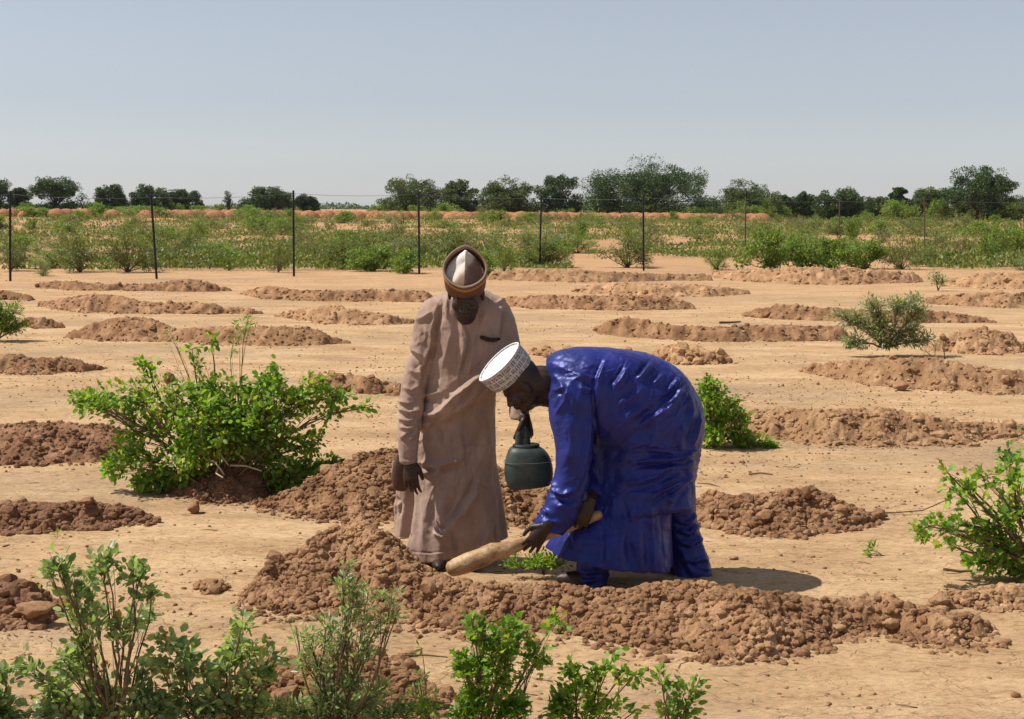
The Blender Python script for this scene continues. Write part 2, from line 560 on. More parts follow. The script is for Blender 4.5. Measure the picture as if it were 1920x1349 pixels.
def mound(label, pts, mat='soil', cs=0.045, nc=300, k=1.7, seed=1, rough=1.0, big=0, mindw=0.0):
    near_ = pts[0][1] > 900; k *= 1.40; cs *= 0.78 if near_ else 0.68; nc = int(nc * (4.2 if near_ else 2.1)); rough *= 0.80 if near_ else 0.9
    """pts: (u, v_front_base, v_crest) in photo pixels -> a real bund of earth on the ground"""
    sp = []
    for (u, vb, vt) in pts:
        h = 0.02; w = 0.08
        for _ in range(8):
            yf = G(u, vb).y; w = max(k * h, 0.07, mindw); p = P(u, vt, yf + w); h = max(p.z, 0.012)
        sp.append((p.x, yf + w, h, w))
    sp = np.array(sp)
    ym = sp[:, 1].mean()
    res = max(0.0045, ym / 1250.)
    wm = sp[:, 3].max() * 1.5
    x0, x1 = sp[:, 0].min() - wm * .7, sp[:, 0].max() + wm * .7
    y0, y1 = (sp[:, 1] - sp[:, 3]).min() - .1, (sp[:, 1] + sp[:, 3]).max() + .1
    xs = np.arange(x0, x1, res); ys = np.arange(y0, y1, res * 1.4)
    X, Y = np.meshgrid(xs, ys)
    ws = 0.9 / max(0.25, wm)

    def H(X, Y):
        Xw = X + 0.20 * wm * fbm(X * ws * 2.2, Y * ws * 2.2, seed + 3, 3)
        Yw = Y + 0.30 * wm * fbm(X * ws * 2.2 + 50, Y * ws * 2.2, seed + 4, 3)
        best = np.zeros(X.shape)
        for i in range(len(sp) - 1):
            a, b = sp[i], sp[i + 1]
            ab = b[:2] - a[:2]; L = ab @ ab + 1e-9
            t = np.clip(((Xw - a[0]) * ab[0] + (Yw - a[1]) * ab[1]) / L, 0, 1)
            d = np.hypot((Xw - a[0] - t * ab[0]) * 2.0, Yw - a[1] - t * ab[1])
            h = a[2] + t * (b[2] - a[2]); w = a[3] + t * (b[3] - a[3])
            q = np.clip(d / w, 0, 1)
            best = np.maximum(best, h * (0.30 * (1 - q) ** 1.0 + 0.70 * (0.5 + 0.5 * np.cos(np.pi * q)) ** 1.05))
        return best
    Hb = H(X, Y)
    msk = np.clip(Hb / (0.35 * cs + 0.01), 0, 1)
    s1 = cs * 2.0
    d1, r1 = cells(X / s1 + 0.3 * fbm(X / s1, Y / s1, seed), Y / s1, seed + 1)
    d2, r2 = cells(X / (s1 * .5) + 0.3 * fbm(X / s1 * 2, Y / s1 * 2, seed + 7), Y / (s1 * .5), seed + 2)
    lump = 0.70 * cs * r1 ** 1.6 * np.sqrt(np.clip(1 - (d1 / .62) ** 2, 0, 1)) + 0.45 * cs * r2 * np.sqrt(np.clip(1 - (d2 / .6) ** 2, 0, 1))
    lump += 0.30 * cs * fbm(X / s1 * 1.3, Y / s1 * 1.3, seed + 12, 4)
    d3, r3 = cells(X / (s1 * .27), Y / (s1 * .27) + .4 * fbm(X / s1 * 3, Y / s1 * 3, seed + 8), seed + 6)
    lump += 0.22 * cs * r3 * np.sqrt(np.clip(1 - (d3 / .58) ** 2, 0, 1))
    Z = Hb + rough * lump * msk - 0.006
    GZ = gz(X, Y)
    Z = np.where(Hb > 0.0015, Z, -0.03) + GZ
    ok = Hb > 0.0008
    ny, nx = X.shape
    v = np.stack([X, Y, Z], -1).reshape(-1, 3)
    i = (np.arange(ny - 1)[:, None] * nx + np.arange(nx - 1)[None, :])
    keep = ok[:-1, :-1] | ok[1:, :-1] | ok[:-1, 1:] | ok[1:, 1:]
    i = i[keep]
    f = np.stack([i, i + 1, i + nx + 1, i + nx], 1)
    used = np.unique(f); mp = np.zeros(len(v), int); mp[used] = np.arange(len(used))
    v = v[used]; f = mp[f]
    # loose clods on and round it
    rs = np.random.RandomState(seed + 100)
    n = nc * 6
    px = rs.uniform(x0, x1, n); py = rs.uniform(y0, y1, n)
    hh = H(px, py)
    pr = np.where(hh > 0.004, 0.9, 0.0) + np.where((hh <= 0.004) & (H(px, py + wm * .16) + H(px, py - wm * .12) > 0.004), 0.28, 0)
    sel = np.where(rs.uniform(size=n) < pr)[0][:nc]
    sz = cs * (0.17 + 0.66 * rs.uniform(size=len(sel)) ** 3.2)
    if big:
        sz[:big] = cs * rs.uniform(1.0, 1.7, min(big, len(sz)))[:len(sz)]
    p = np.stack([px[sel], py[sel], hh[sel] + gz(px[sel], py[sel]) + sz * 0.25], 1)
    fl = [f]
    if len(sel):
        cv, cf = scatter(p, sz, rs, CLODS1 if ym < 14 else CLODS)
        fl.append(cf + len(v)); v = np.concatenate([v, cv])
    c = (float(sp[:, 0].mean()), float(sp[:, 1].mean()), 0.0)
    o = mesh_np('soil_mound', v, fl, M[mat], loc=c)
    o.data.polygons.foreach_set('use_smooth', np.concatenate([np.ones(len(f), bool), np.zeros(sum(len(a) for a in fl[1:]), bool)]))
    tag(o, label, 'soil mound', 'mounds of dug earth across the field')
    return o


MD = [
 ('long main mound of crumbled clods under the two men, curving up to the left', [(500, 1132, 1108), (545, 1150, 1056), (610, 1168, 1010), (690, 1172, 987), (735, 1178, 1036), (790, 1186, 1078), (870, 1192, 1094), (960, 1196, 1094), (1090, 1208, 1112), (1150, 1212, 1110), (1230, 1218, 1098), (1340, 1228, 1098), (1440, 1232, 1112), (1530, 1226, 1140), (1600, 1214, 1142), (1680, 1206, 1118), (1760, 1206, 1140), (1840, 1200, 1180)], 'soil', .042, 2600, 1.45, 11, 1.2, 12),
 ('brown clod mound running behind the robe of the man with the brown cap', [(482, 942, 930), (560, 962, 905), (640, 972, 872), (730, 978, 846), (820, 985, 850), (930, 990, 880), (1010, 985, 915), (1065, 980, 965)], 'soil', .042, 1300, 1.5, 12, 1.1, 6),
 ('dark flat-topped mound left of the big green bush', [(-60, 868, 800), (20, 872, 792), (110, 870, 792), (180, 868, 800), (235, 860, 835)], 'soil_dark', .05, 800, 1.6, 13, .9),
 ('low dark mound with a broken crust slab at the left edge', [(-60, 1003, 955), (30, 1006, 945), (90, 1004, 955), (170, 1000, 942), (240, 992, 958), (300, 984, 978)], 'soil_dark', .05, 900, 1.5, 14, 1.0, 6),
 ('dark mound with a hollow clod in the lower left corner', [(-60, 1188, 1105), (20, 1186, 1097), (70, 1182, 1106), (108, 1160, 1140)], 'soil_dark', .06, 400, 1.3, 15, 1.2, 8),
 ('mound with a peak right of centre and dark hollows, right of the man in blue', [(1290, 992, 950), (1340, 1000, 928), (1400, 1002, 938), (1460, 1003, 925), (1515, 1000, 913), (1570, 992, 940), (1620, 985, 965), (1665, 975, 970)], 'soil', .05, 900, 1.35, 16, 1.25, 14),
 ('wide pale mound level with the bush behind the man in blue', [(1375, 812, 775), (1450, 826, 768), (1540, 836, 766), (1640, 836, 768), (1740, 834, 778), (1830, 826, 795), (1960, 820, 800)], 'soil_light', .055, 1000, 1.3, 17, 1.1, 10),
 ('broad mound in front of the grey green shrub', [(1515, 702, 695), (1580, 715, 682), (1650, 728, 676), (1740, 738, 674), (1830, 741, 690), (1960, 742, 700)], 'soil_light', .065, 700, 1.3, 18, 1.1, 12),
 ('long mound with one peak at its left end, above the blue back', [(1105, 622, 618), (1140, 630, 606), (1180, 634, 596), (1230, 637, 606), (1300, 641, 614), (1400, 642, 614), (1480, 642, 612), (1570, 640, 614)], 'soil', .07, 500, 1.4, 19, 1.0, 6),
 ('thin long mound just right of the brown cap', [(930, 572, 560), (1010, 580, 556), (1100, 583, 556), (1200, 583, 556), (1260, 582, 558), (1300, 581, 572)], 'soil', .075, 420, 1.3, 20, 1.0, 3),
 ('loose heap of large clods above the right end of the blue back', [(1235, 672, 655), (1270, 684, 652), (1310, 686, 655), (1345, 684, 660), (1368, 680, 672)], 'soil_light', .085, 220, 1.2, 21, 1.4, 26),
 ('mound half hidden behind the grey green shrub', [(1395, 592, 588), (1450, 598, 571), (1520, 602, 576), (1620, 606, 584), (1720, 607, 584), (1800, 606, 588), (1860, 606, 602)], 'soil', .075, 450, 1.4, 22, 1.0, 4),
 ('ridge of crumbs at the right edge above the grey green shrub', [(1740, 572, 560), (1810, 576, 552), (1880, 578, 552), (1960, 578, 555)], 'soil_light', .09, 260, 1.3, 23, 1.1, 8),
 ('long reddish bank along the foot of the dense green shrubs', [(1330, 520, 512), (1400, 528, 508), (1480, 532, 502), (1560, 534, 504), (1640, 532, 508), (1720, 530, 514)], 'soil_light', .11, 500, 1.4, 24, 1.2, 14),
 ('cluster of clods on a low mound right of the grey green shrub', [(1740, 660, 650), (1790, 664, 625), (1840, 666, 618), (1885, 664, 630), (1915, 658, 650)], 'soil_light', .075, 260, 1.2, 25, 1.3, 14),
 ('low crumbly patch behind the thin mound right of the brown cap', [(1080, 548, 540), (1150, 554, 532), (1240, 556, 534), (1330, 556, 536), (1400, 552, 545)], 'soil_light', .085, 260, 1.8, 26, .8, 5),
 ('bank of crumbs at the feet of the fence posts, right of the brown cap', [(930, 524, 510), (1010, 528, 506), (1090, 530, 508), (1180, 528, 512), (1260, 526, 514), (1330, 526, 516)], 'soil_light', .10, 300, 1.6, 27, 1.0, 8),
 ('long pointed mound at the left, farther back than the double humped one', [(75, 574, 570), (120, 582, 560), (180, 588, 553), (240, 590, 562), (300, 590, 572), (345, 590, 568), (400, 590, 572), (415, 589, 580), (470, 590, 578), (500, 588, 584)], 'soil', .075, 480, 1.45, 28, .9, 3),
 ('low rubble line between the two left fence posts', [(78, 540, 532), (130, 545, 528), (200, 546, 536), (280, 546, 534), (360, 548, 524), (400, 547, 534), (432, 546, 543)], 'soil', .085, 300, 1.4, 29, 1.0, 8),
 ('low mound with a pointed left end, left of the brown cap', [(452, 552, 550), (500, 560, 536), (560, 564, 545), (620, 566, 546), (700, 566, 544), (800, 568, 548)], 'soil', .08, 400, 1.4, 30, .9, 4),
 ('rounded mound left of the taupe sleeve', [(522, 592, 590), (570, 602, 578), (620, 608, 571), (670, 610, 584), (730, 610, 590), (775, 606, 598)], 'soil_light', .07, 360, 1.4, 31, 1.0, 3),
 ('long double humped mound behind the top of the big green bush', [(120, 634, 628), (175, 638, 608), (240, 640, 595), (290, 640, 600), (340, 642, 618), (430, 648, 616), (500, 649, 614), (560, 649, 614), (620, 648, 630), (662, 646, 642)], 'soil', .065, 650, 1.5, 32, 1.0, 8),
 ('small rubble mound beside the bush at the left edge', [(45, 612, 600), (80, 617, 597), (125, 615, 611)], 'soil', .065, 120, 1.4, 33, 1.1, 6),
 ('mound with flat slabs at the left edge, above the dark flat-topped one', [(-60, 700, 672), (10, 702, 668), (60, 704, 675), (125, 702, 672), (160, 700, 682), (195, 694, 690)], 'soil', .06, 380, 1.4, 34, 1.0, 8),
 ('small knot of clods between the lower left plant and the main mound', [(378, 1108, 1106), (396, 1116, 1088), (420, 1112, 1104)], 'soil', .035, 60, 1.2, 35, 1.2, 2),
 ('mound of earth under the stems of the big green bush', [(300, 925, 915), (360, 936, 885), (430, 946, 868), (490, 938, 880), (525, 925, 905)], 'soil_dark', .04, 350, 1.4, 36, 1.0, 10),
 ('brown clods around the roots of the foreground plants', [(440, 1330, 1290), (500, 1345, 1255), (580, 1372, 1240), (660, 1372, 1225), (740, 1360, 1262), (800, 1350, 1300)], 'soil', .05, 800, 1.8, 37, 1.0, 20),
 ('crumbly bank below the leafy branches at the right edge', [(1755, 1150, 1132), (1830, 1150, 1116), (1900, 1156, 1106), (1980, 1156, 1106)], 'soil_light', .045, 300, 1.8, 38, 1.0, 4),
 ('low clods beyond the neck of the man in blue', [(990, 664, 656), (1040, 672, 655), (1110, 674, 656), (1180, 672, 658)], 'soil_light', .08, 140, 1.2, 39, 1.1, 10),
 ('low rubble at the right edge beside the far shrubs', [(1770, 536, 526), (1840, 542, 514), (1960, 544, 512)], 'soil_light', .10, 260, 1.5, 40, 1.0, 8),
 ('short mound at the left edge behind the bush there', [(-40, 560, 548), (10, 563, 545), (60, 564, 556)], 'soil', .08, 120, 1.4, 41, 1.0, 3),
 ('clods under the right hand tip of the big green bush', [(590, 722, 708), (640, 738, 702), (700, 740, 712), (750, 742, 722)], 'soil', .065, 120, 1.2, 42, 1.2, 12),
]
for a in MD:
    mound(*a)


# single large clods that one can point to
def clod(label, u, v, wpx, hpx, mat='soil', seed=0, dz=0.0):
    g = G(u, v); s = wpx / 2 / PM(g.y)
    tv, tf = CLODS2[seed % 6]
    d, r = cells(tv[:, 0] * 3 + seed, tv[:, 1] * 3 + tv[:, 2] * 2, seed)
    vv = tv * (1 + 0.12 * fbm(tv[:, 0] * 4 + seed, tv[:, 1] * 4 + tv[:, 2] * 3, seed)[:, None] - 0.10 * d[:, None])
    vv = vv * np.array([s * .92, s * .8, hpx / 2 / PM(g.y) * 1.15]) + np.array([0, 0, hpx * .42 / PM(g.y)])
    o = mesh_np('clod', vv, tf, M[mat])
    o.location = (g.x, g.y + s * .5, float(gz(np.array([g.x]), np.array([g.y]))[0]) + dz)
    o.rotation_euler.z = seed * 1.3
    tag(o, label, 'clod', 'large single clods of earth')


clod('round dark clod alone on the sand in front of the big green bush', 363, 966, 36, 30, 'soil_dark', 1)
clod('blocky brown boulder of earth right of the big green bush', 662, 732, 62, 36, 'soil', 2)
clod('smaller clod right of the blocky boulder near the taupe sleeve', 718, 728, 34, 18, 'soil', 3)
clod('crumpled dark clod seen through the top of the big green bush', 317, 722, 32, 30, 'soil_dark', 4)
clod('flat topped slab clod on the mound at the upper left edge', 128, 694, 50, 14, 'soil', 5, 0.05)
clod('large hollow looking clod in the lower left corner', 62, 1178, 78, 44, 'soil', 0, 0.03)
clod('rounded clod at the foot of the mound below the grey green shrub', 1692, 736, 44, 22, 'soil', 1)
clod('second clod at that mound foot, right of the rounded one', 1772, 734, 26, 16, 'soil', 4)
clod('flat brown clod alone on the sand right of the blue trousers', 1375, 1052, 22, 10, 'soil', 3)
clod('dark slab clod low on the main mound below the blue robe', 1408, 1186, 62, 26, 'soil_dark', 2, 0.03)
clod('pale lump clod at the front right of the main mound', 1672, 1192, 38, 26, 'soil_light', 5, 0.02)
clod('pale paired clod at the front of the main mound', 1575, 1192, 34, 18, 'soil_light', 3, 0.02)
clod('upright clod on the peak of the mound right of the man in blue', 1512, 985, 22, 30, 'soil', 4, 0.16)
clod('slab clod lying on the low dark mound at the left edge', 162, 990, 44, 14, 'soil_dark', 1, 0.13)
clod('small triangular clod in the foreground left of the long twig', 768, 1232, 28, 14, 'soil_dark', 5)
clod('dark clod in the foreground soil left of the triangular one', 728, 1275, 44, 30, 'soil_dark', 2)


# crumbs and twigs strewn everywhere
def crumbs():
    rs = np.random.RandomState(5)
    n = 50000
    v = 1349 - (1349 - 505) * rs.uniform(size=n) ** 0.75
    u = rs.uniform(-40, 1960, n)
    p = []
    for a, b in zip(u, v):
        g = G(a, b); p.append((g.x, g.y))
    p = np.array(p)
    cl = fbm(p[:, 0] * .8, p[:, 1] * .8, 77, 3)
    keep = rs.uniform(size=n) < np.clip(0.3 + cl * 1.6, 0.06, 1)
    p = p[keep]
    sz = 0.0028 + 0.011 * rs.uniform(size=len(p)) ** 5 + 0.0001 * p[:, 1]
    big = rs.uniform(size=len(p)) < 0.012
    sz[big] *= 1.8
    z = gz(p[:, 0], p[:, 1])
    V, F = scatter(np.stack([p[:, 0], p[:, 1], z + sz * .35], 1), sz, rs)
    o = mesh_np('soil_crumbs', V, F, M['soil'])
    tag(o, 'small brown crumbs of earth strewn over the sand', 'crumbs', kind='stuff')


crumbs()


def straw():
    rs = np.random.RandomState(15); mb = MB()
    for _ in range(420):
        v = 1349 - (1349 - 560) * rs.uniform() ** .8; g = G(rs.uniform(0, 1920), v)
        if rs.uniform() > .35 + 2 * fbm(np.array([g.x * .7]), np.array([g.y * .7]), 88, 2)[0]: continue
        a = rs.uniform(0, 3.14); L = rs.uniform(.03, .14); z = float(gz(np.array([g.x]), np.array([g.y]))[0]) + .006
        p0 = Vector((g.x, g.y, z)); d_ = Vector((math.cos(a), math.sin(a), 0)); s_ = Vector((-d_.y, d_.x, 0)) * rs.uniform(-.2, .2)
        mb.tube([p0, p0 + d_ * L * .5 + s_ * L + Vector((0, 0, rs.uniform(0, .01))), p0 + d_ * L], [.0022, .002, .0014], 4, False)
    tag(mb.build('dry_straw', M['stem']), 'bits of dry straw and thin twigs scattered on the sand', 'straw', kind='stuff')


straw()


def twig_stick(label, pts, r, mat='stem', name='dry_twig'):
    w = []
    for (u, v, z) in pts:
        g = G(u, v); w.append((g.x, g.y, float(gz(np.array([g.x]), np.array([g.y]))[0]) + r + z))
    mb = MB(); mb.tube([Vector(p) for p in w], [r * (1 - .5 * i / len(w)) for i in range(len(w))], 7)
    c = w[0]
    o = mb.build(name, M[mat], loc=c)
    tag(o, label, 'twig', 'dry twigs on the ground')


twig_stick('straight dark stick lying on the sand behind the long mound with one peak', [(1350, 607, 0), (1368, 607, .0), (1388, 606, 0)], .018, 'stem_dark')
twig_stick('short twig on the sand right of the blue seat', [(1405, 891, 0), (1425, 890, .004), (1448, 892, 0)], .006)
twig_stick('thin curved twig left of that short twig, touching the blue robe outline', [(1308, 906, 0), (1330, 908, .005), (1350, 913, 0)], .005)
twig_stick('long thin twig in the foreground left of the three leafed sprigs', [(728, 1243, 0), (760, 1234, .01), (800, 1231, .006), (838, 1232, 0)], .005)
twig_stick('long thin runner twig between the right mound and the leafy branches', [(1625, 960, 0), (1680, 963, .01), (1730, 961, .02), (1790, 955, .08)], .005)
twig_stick('short dry twig below the leafy branches at the right', [(1770, 1078, .02), (1800, 1077, .005), (1850, 1072, 0)], .008)


# ------------------------------------------------------------------ plants
def leaf_tpl(kind):
    if kind == 'broad':
        v = [(0, 0, 0), (.28, -.30, .06), (.72, -.24, .02), (1, 0, -.12), (.72, .24, .02), (.28, .30, .06), (.5, 0, -.04)]
        t = [(0, 1, 6), (1, 2, 6), (2, 3, 6), (3, 4, 6), (4, 5, 6), (5, 0, 6)]
    elif kind == 'narrow':
        v = [(0, 0, 0), (.45, -.15, .03), (1, 0, -.08), (.45, .15, .03), (.45, 0, -.02)]
        t = [(0, 1, 4), (1, 2, 4), (2, 3, 4), (3, 0, 4)]
    elif kind == 'lobed':
        v = [(0, 0, 0), (.22, -.26, .05), (.40, -.16, 0), (.62, -.42, .04), (.68, -.14, -.02), (1, 0, -.14), (.68, .14, -.02), (.62, .42, .04), (.40, .16, 0), (.22, .26, .05), (.45, 0, -.04)]
        t = [(i, i + 1, 10) for i in range(9)] + [(9, 0, 10)]
    else:
        v = [(0, 0, 0), (.5, -.25, .0), (1, 0, 0), (.5, .25, 0)]
        t = [(0, 1, 2), (0, 2, 3)]
    return np.array(v, float), np.array(t)


def leaves_np(pos, dirs, size, kind, rs, upb=0.5):
    """pos,dirs (n,3), size (n,)"""
    tv, tf = leaf_tpl(kind)
    n = len(pos)
    d = dirs / np.maximum(np.linalg.norm(dirs, axis=1), 1e-9)[:, None]
    up = rs.normal(size=(n, 3)) * 0.75 + np.array([-0.15, -0.1, 1.0]) * upb * 2
    up = up - d * (up * d).sum(1)[:, None]
    up /= np.maximum(np.linalg.norm(up, axis=1), 1e-9)[:, None]
    sd = np.cross(up, d)
    w = pos[:, None, :] + size[:, None, None] * (tv[None, :, 0, None] * d[:, None] + tv[None, :, 1, None] * sd[:, None] + tv[None, :, 2, None] * up[:, None])
    f = tf[None] + (np.arange(n) * len(tv))[:, None, None]
    return w.reshape(-1, 3), f.reshape(-1, 3)


def grow(B, blobs, rs, ls, kind, tw_len, per, stem_r, twigs_per, droop=0.0):
    """B base point; blobs list (centre, radii, n_twigs). returns stems MB and leaf arrays"""
    mb = MB(); LP = []; LD = []
    B = np.array(B, float)
    for (c, r, nt) in blobs:
        c = np.array(c); r = np.array(r)
        mid = B * .5 + c * .5 + rs.normal(size=3) * np.linalg.norm(c - B) * .08 + np.array([0, 0, .10 * np.linalg.norm((c - B)[:2])])
        b0 = B + rs.normal(size=3) * np.array([stem_r, stem_r, 0]) * 2
        ts = np.linspace(0, 1, 7)[:, None]
        main = (1 - ts) ** 2 * b0 + 2 * ts * (1 - ts) * mid + ts ** 2 * c
        main[1:-1] += rs.normal(size=(5, 3)) * np.linalg.norm(c - B) * .012
        mb.tube([Vector(p) for p in main], list(stem_r * np.linspace(1, .35, 7)), 6, False)
        for k in range(nt):
            d = rs.normal(size=3); d /= np.linalg.norm(d)
            tip = c + d * r * rs.uniform(.25, 1.0) ** .6
            if tip[2] < B[2] + .02: tip[2] = B[2] + rs.uniform(.01, .06)
            s = main[rs.randint(3, 7)]
            L = np.linalg.norm(tip - s)
            m_ = s * .5 + tip * .5 + rs.normal(size=3) * L * .10 + np.array([0, 0, L * .10])
            q = np.linspace(0, 1, 5)[:, None]
            tw = (1 - q) ** 2 * s + 2 * q * (1 - q) * m_ + q ** 2 * tip
            tw[:, 2] -= droop * (q[:, 0] ** 2) * L
            mb.tube([Vector(p) for p in tw], list(stem_r * np.linspace(.32, .10, 5)), 4, False)
            # leaves on the outer part of the twig plus side shoots
            n = per
            tt = 1 - rs.uniform(size=n) ** 1.3 * min(1, tw_len / max(L, 1e-3))
            i = np.clip((tt * 4).astype(int), 0, 3); fr = tt * 4 - i
            p = tw[i] * (1 - fr)[:, None] + tw[i + 1] * fr[:, None]
            dd = tw[i + 1] - tw[i]; dd /= np.maximum(np.linalg.norm(dd, axis=1), 1e-9)[:, None]
            out = rs.normal(size=(n, 3)); out -= dd * (out * dd).sum(1)[:, None]
            out /= np.linalg.norm(out, axis=1)[:, None]
            off = rs.uniform(0, 1, n)[:, None] ** 2 * ls * 1.2
            LP.append(p + out * off); LD.append(out * .9 + dd * .7)
    return mb, np.concatenate(LP), np.concatenate(LD)


def bush(name, label, cat, base, blobs, ls, kind='broad', mat='leaf', per=14, seed=1, stem_r=.008, tw_len=.2, depth=.8, z0=0.0, group=None, upb=.5, stem='stem', droop=0.0, dens=1.0, leafname='foliage'):
    """base (u,v); blobs (u,v,ru,rv,n[,dy]) in photo pixels, carried to real metres at the bush's own distance"""
    rs = np.random.RandomState(seed)
    g = G(*base); y0 = g.y; gzz = float(gz(np.array([g.x]), np.array([y0]))[0]) + z0
    if z0:
        g = P(base[0], base[1], y0)
    B = (g.x, y0, gzz)
    bl = []
    for b in blobs:
        u, v, ru, rv, n = b[:5]
        dy = b[5] if len(b) > 5 else rs.uniform(-.5, .5) * ru / PM(y0) * 1.2
        y = y0 + dy; c = P(u, v, y); pm = PM(y)
        bl.append(((c.x, y, c.z), (ru / pm, min(ru, 90) * depth / pm, rv / pm), int(n * dens)))
    mb, lp, ld = grow(B, bl, rs, ls, kind, tw_len, per, stem_r, 1, droop)
    t = empty(name, B)
    tag(t, label, cat, group)
    mb.build('stems', M[stem], t, smooth=True, loc=B)
    sz = ls * rs.uniform(.55, 1.15, len(lp))
    lp[:, 2] = np.maximum(lp[:, 2], gzz + .012)
    V, F = leaves_np(lp, ld, sz, kind, rs, upb)
    o = mesh_np(leafname, V, F, M[mat], t, loc=B)
    return t


# the big green bush at the left
bush('green_bush', 'big sprawling bright green leafy bush left of the man in the taupe robe', 'bush', (418, 925), [
    (195, 752, 72, 20, 48), (145, 745, 32, 12, 20), (250, 735, 50, 30, 30), (330, 740, 60, 45, 50), (272, 690, 22, 26, 12), (240, 800, 50, 40, 30),
    (380, 790, 75, 60, 110), (440, 800, 75, 70, 130), (500, 780, 70, 70, 120), (520, 840, 60, 50, 80), (350, 850, 70, 40, 60), (400, 730, 45, 26, 16),
    (455, 715, 30, 22, 16), (505, 722, 45, 34, 50), (522, 692, 18, 16, 14), (560, 745, 45, 35, 45), (605, 720, 30, 20, 20), (640, 745, 45, 20, 24), (700, 762, 16, 12, 7),
    (620, 775, 25, 18, 12), (230, 850, 46, 34, 46), (200, 885, 30, 16, 20), (295, 890, 46, 26, 56), (265, 908, 34, 15, 30), (560, 885, 50, 26, 60), (620, 872, 40, 14, 34), (530, 905, 30, 14, 26), (350, 890, 40, 20, 30), (590, 830, 30, 24, 24),
    (300, 790, 50, 40, 40), (395, 640, 14, 24, 5), (360, 655, 26, 26, 8), (400, 735, 60, 40, 60, .1), (470, 850, 70, 40, 80, .25), (420, 840, 80, 45, 80, .3)],
    .044, 'broad', 'leaf', 12, 3, .009, .16, 1.0, dens=.60)
# its tall shoots
bush('green_shoot', 'bare yellowish shoot leaning left out of the top of the big green bush', 'shoot', (420, 905), [(318, 622, 14, 14, 4, .05), (365, 665, 14, 12, 5, .05)], .03, 'narrow', 'leaf', 7, 41, .006, .16)
bush('green_shoot', 'feathery shoot rising with fine leaves above the big green bush', 'shoot', (424, 900), [(464, 603, 24, 12, 11, .1), (438, 632, 12, 14, 4, .1)], .036, 'narrow', 'leaf', 11, 42, .0045, .14)

bush('green_bush', 'bright green bush on the sand directly behind the seat of the man in blue', 'bush', (1330, 838), [
    (1335, 745, 40, 32, 60), (1350, 780, 42, 36, 70), (1340, 815, 40, 22, 50), (1310, 790, 35, 40, 40), (1385, 785, 26, 22, 22), (1395, 820, 30, 20, 36), (1410, 842, 34, 14, 34), (1445, 845, 18, 10, 14), (1325, 720, 16, 14, 12), (1375, 755, 12, 14, 8), (1400, 775, 10, 8, 5)],
    .044, 'lobed', 'leaf', 12, 5, .008, .14, .9, dens=.8)

bush('grey_green_shrub', 'open grey green shrub with many thin stems on top of the mound at the right', 'shrub', (1660, 668), [
    (1600, 600, 30, 22, 24), (1575, 590, 20, 10, 8), (1640, 580, 34, 24, 34), (1690, 570, 34, 22, 34), (1725, 580, 22, 26, 24), (1650, 615, 44, 28, 50), (1705, 620, 38, 30, 44), (1600, 645, 28, 24, 24), (1735, 640, 24, 20, 16), (1670, 645, 40, 22, 24), (1630, 562, 12, 10, 7), (1718, 556, 20, 8, 9), (1560, 588, 8, 6, 3)],
    .065, 'narrow', 'leaf_grey', 13, 6, .014, .38, .9, .12, dens=1.3)
bush('grey_green_shrub', 'half shrub cut by the left edge of the picture in the middle distance', 'shrub', (-10, 640), [
    (0, 590, 32, 34, 70), (20, 610, 30, 24, 50), (-20, 580, 34, 34, 50), (30, 580, 20, 22, 16), (48, 600, 14, 12, 8)], .06, 'narrow', 'leaf_mid', 14, 7, .014, .3, .9)
bush('young_shrub', 'tiny thin shrub standing in front of the far green shrubs, above the grey green one', 'shrub', (1760, 546), [
    (1757, 522, 16, 16, 14), (1748, 512, 10, 8, 5), (1770, 526, 10, 10, 6)], .10, 'narrow', 'leaf_grey', 9, 8, .014, .4)
bush('dry_stalk', 'bare thin stalk standing right of the grey green shrub', 'plant', (1771, 677), [(1772, 640, 4, 8, 1), (1768, 628, 6, 6, 1)], .03, 'narrow', 'leaf_dull', 2, 9, .008, .1)
bush('young_shrub', 'wispy dry plant between the grey green shrub and the bare stalk', 'plant', (1752, 680), [(1752, 640, 12, 14, 5), (1725, 655, 14, 10, 4)], .04, 'narrow', 'leaf_grey', 4, 10, .007, .15)

# leafy branches at the right edge
bush('leafy_branches', 'leafy branches reaching into the picture from the right edge', 'bush', (1960, 1098), [
    (1800, 905, 34, 8, 8, 0), (1795, 925, 24, 12, 8, .05), (1845, 895, 34, 18, 12, .1), (1890, 850, 34, 16, 14, .1), (1900, 890, 28, 22, 12, 0), (1810, 900, 14, 8, 5), (1775, 885, 12, 6, 5),
    (1740, 985, 36, 16, 16, -.1), (1715, 995, 16, 12, 7, -.1), (1800, 985, 36, 20, 18, -.05), (1860, 965, 44, 26, 22, 0), (1905, 950, 30, 34, 20, .1), (1850, 1015, 50, 22, 30, 0), (1900, 1030, 44, 30, 36, 0), (1840, 1050, 36, 16, 22, .1), (1900, 1065, 40, 22, 26, .1), (1925, 1090, 26, 16, 12), (1780, 1020, 16, 12, 7), (1965, 960, 36, 50, 22), (1965, 1040, 40, 50, 30)],
    .052, 'lobed', 'leaf', 9, 11, .010, .16, .9, .03, None, .6, 'stem', .05, .55)
bush('leaf_sprig', 'small detached leafy sprig hanging over bare sand left of the leafy branches', 'sprig', (1660, 1045), [(1632, 1032, 16, 8, 5, 0), (1628, 1040, 10, 8, 3, 0)], .04, 'narrow', 'leaf', 5, 12, .003, .06)
bush('green_shrub', 'small leaf clump cut by the right edge above the leafy branches', 'plant', (1935, 830), [(1925, 805, 14, 12, 6)], .04, 'lobed', 'leaf_mid', 5, 13, .004, .1)

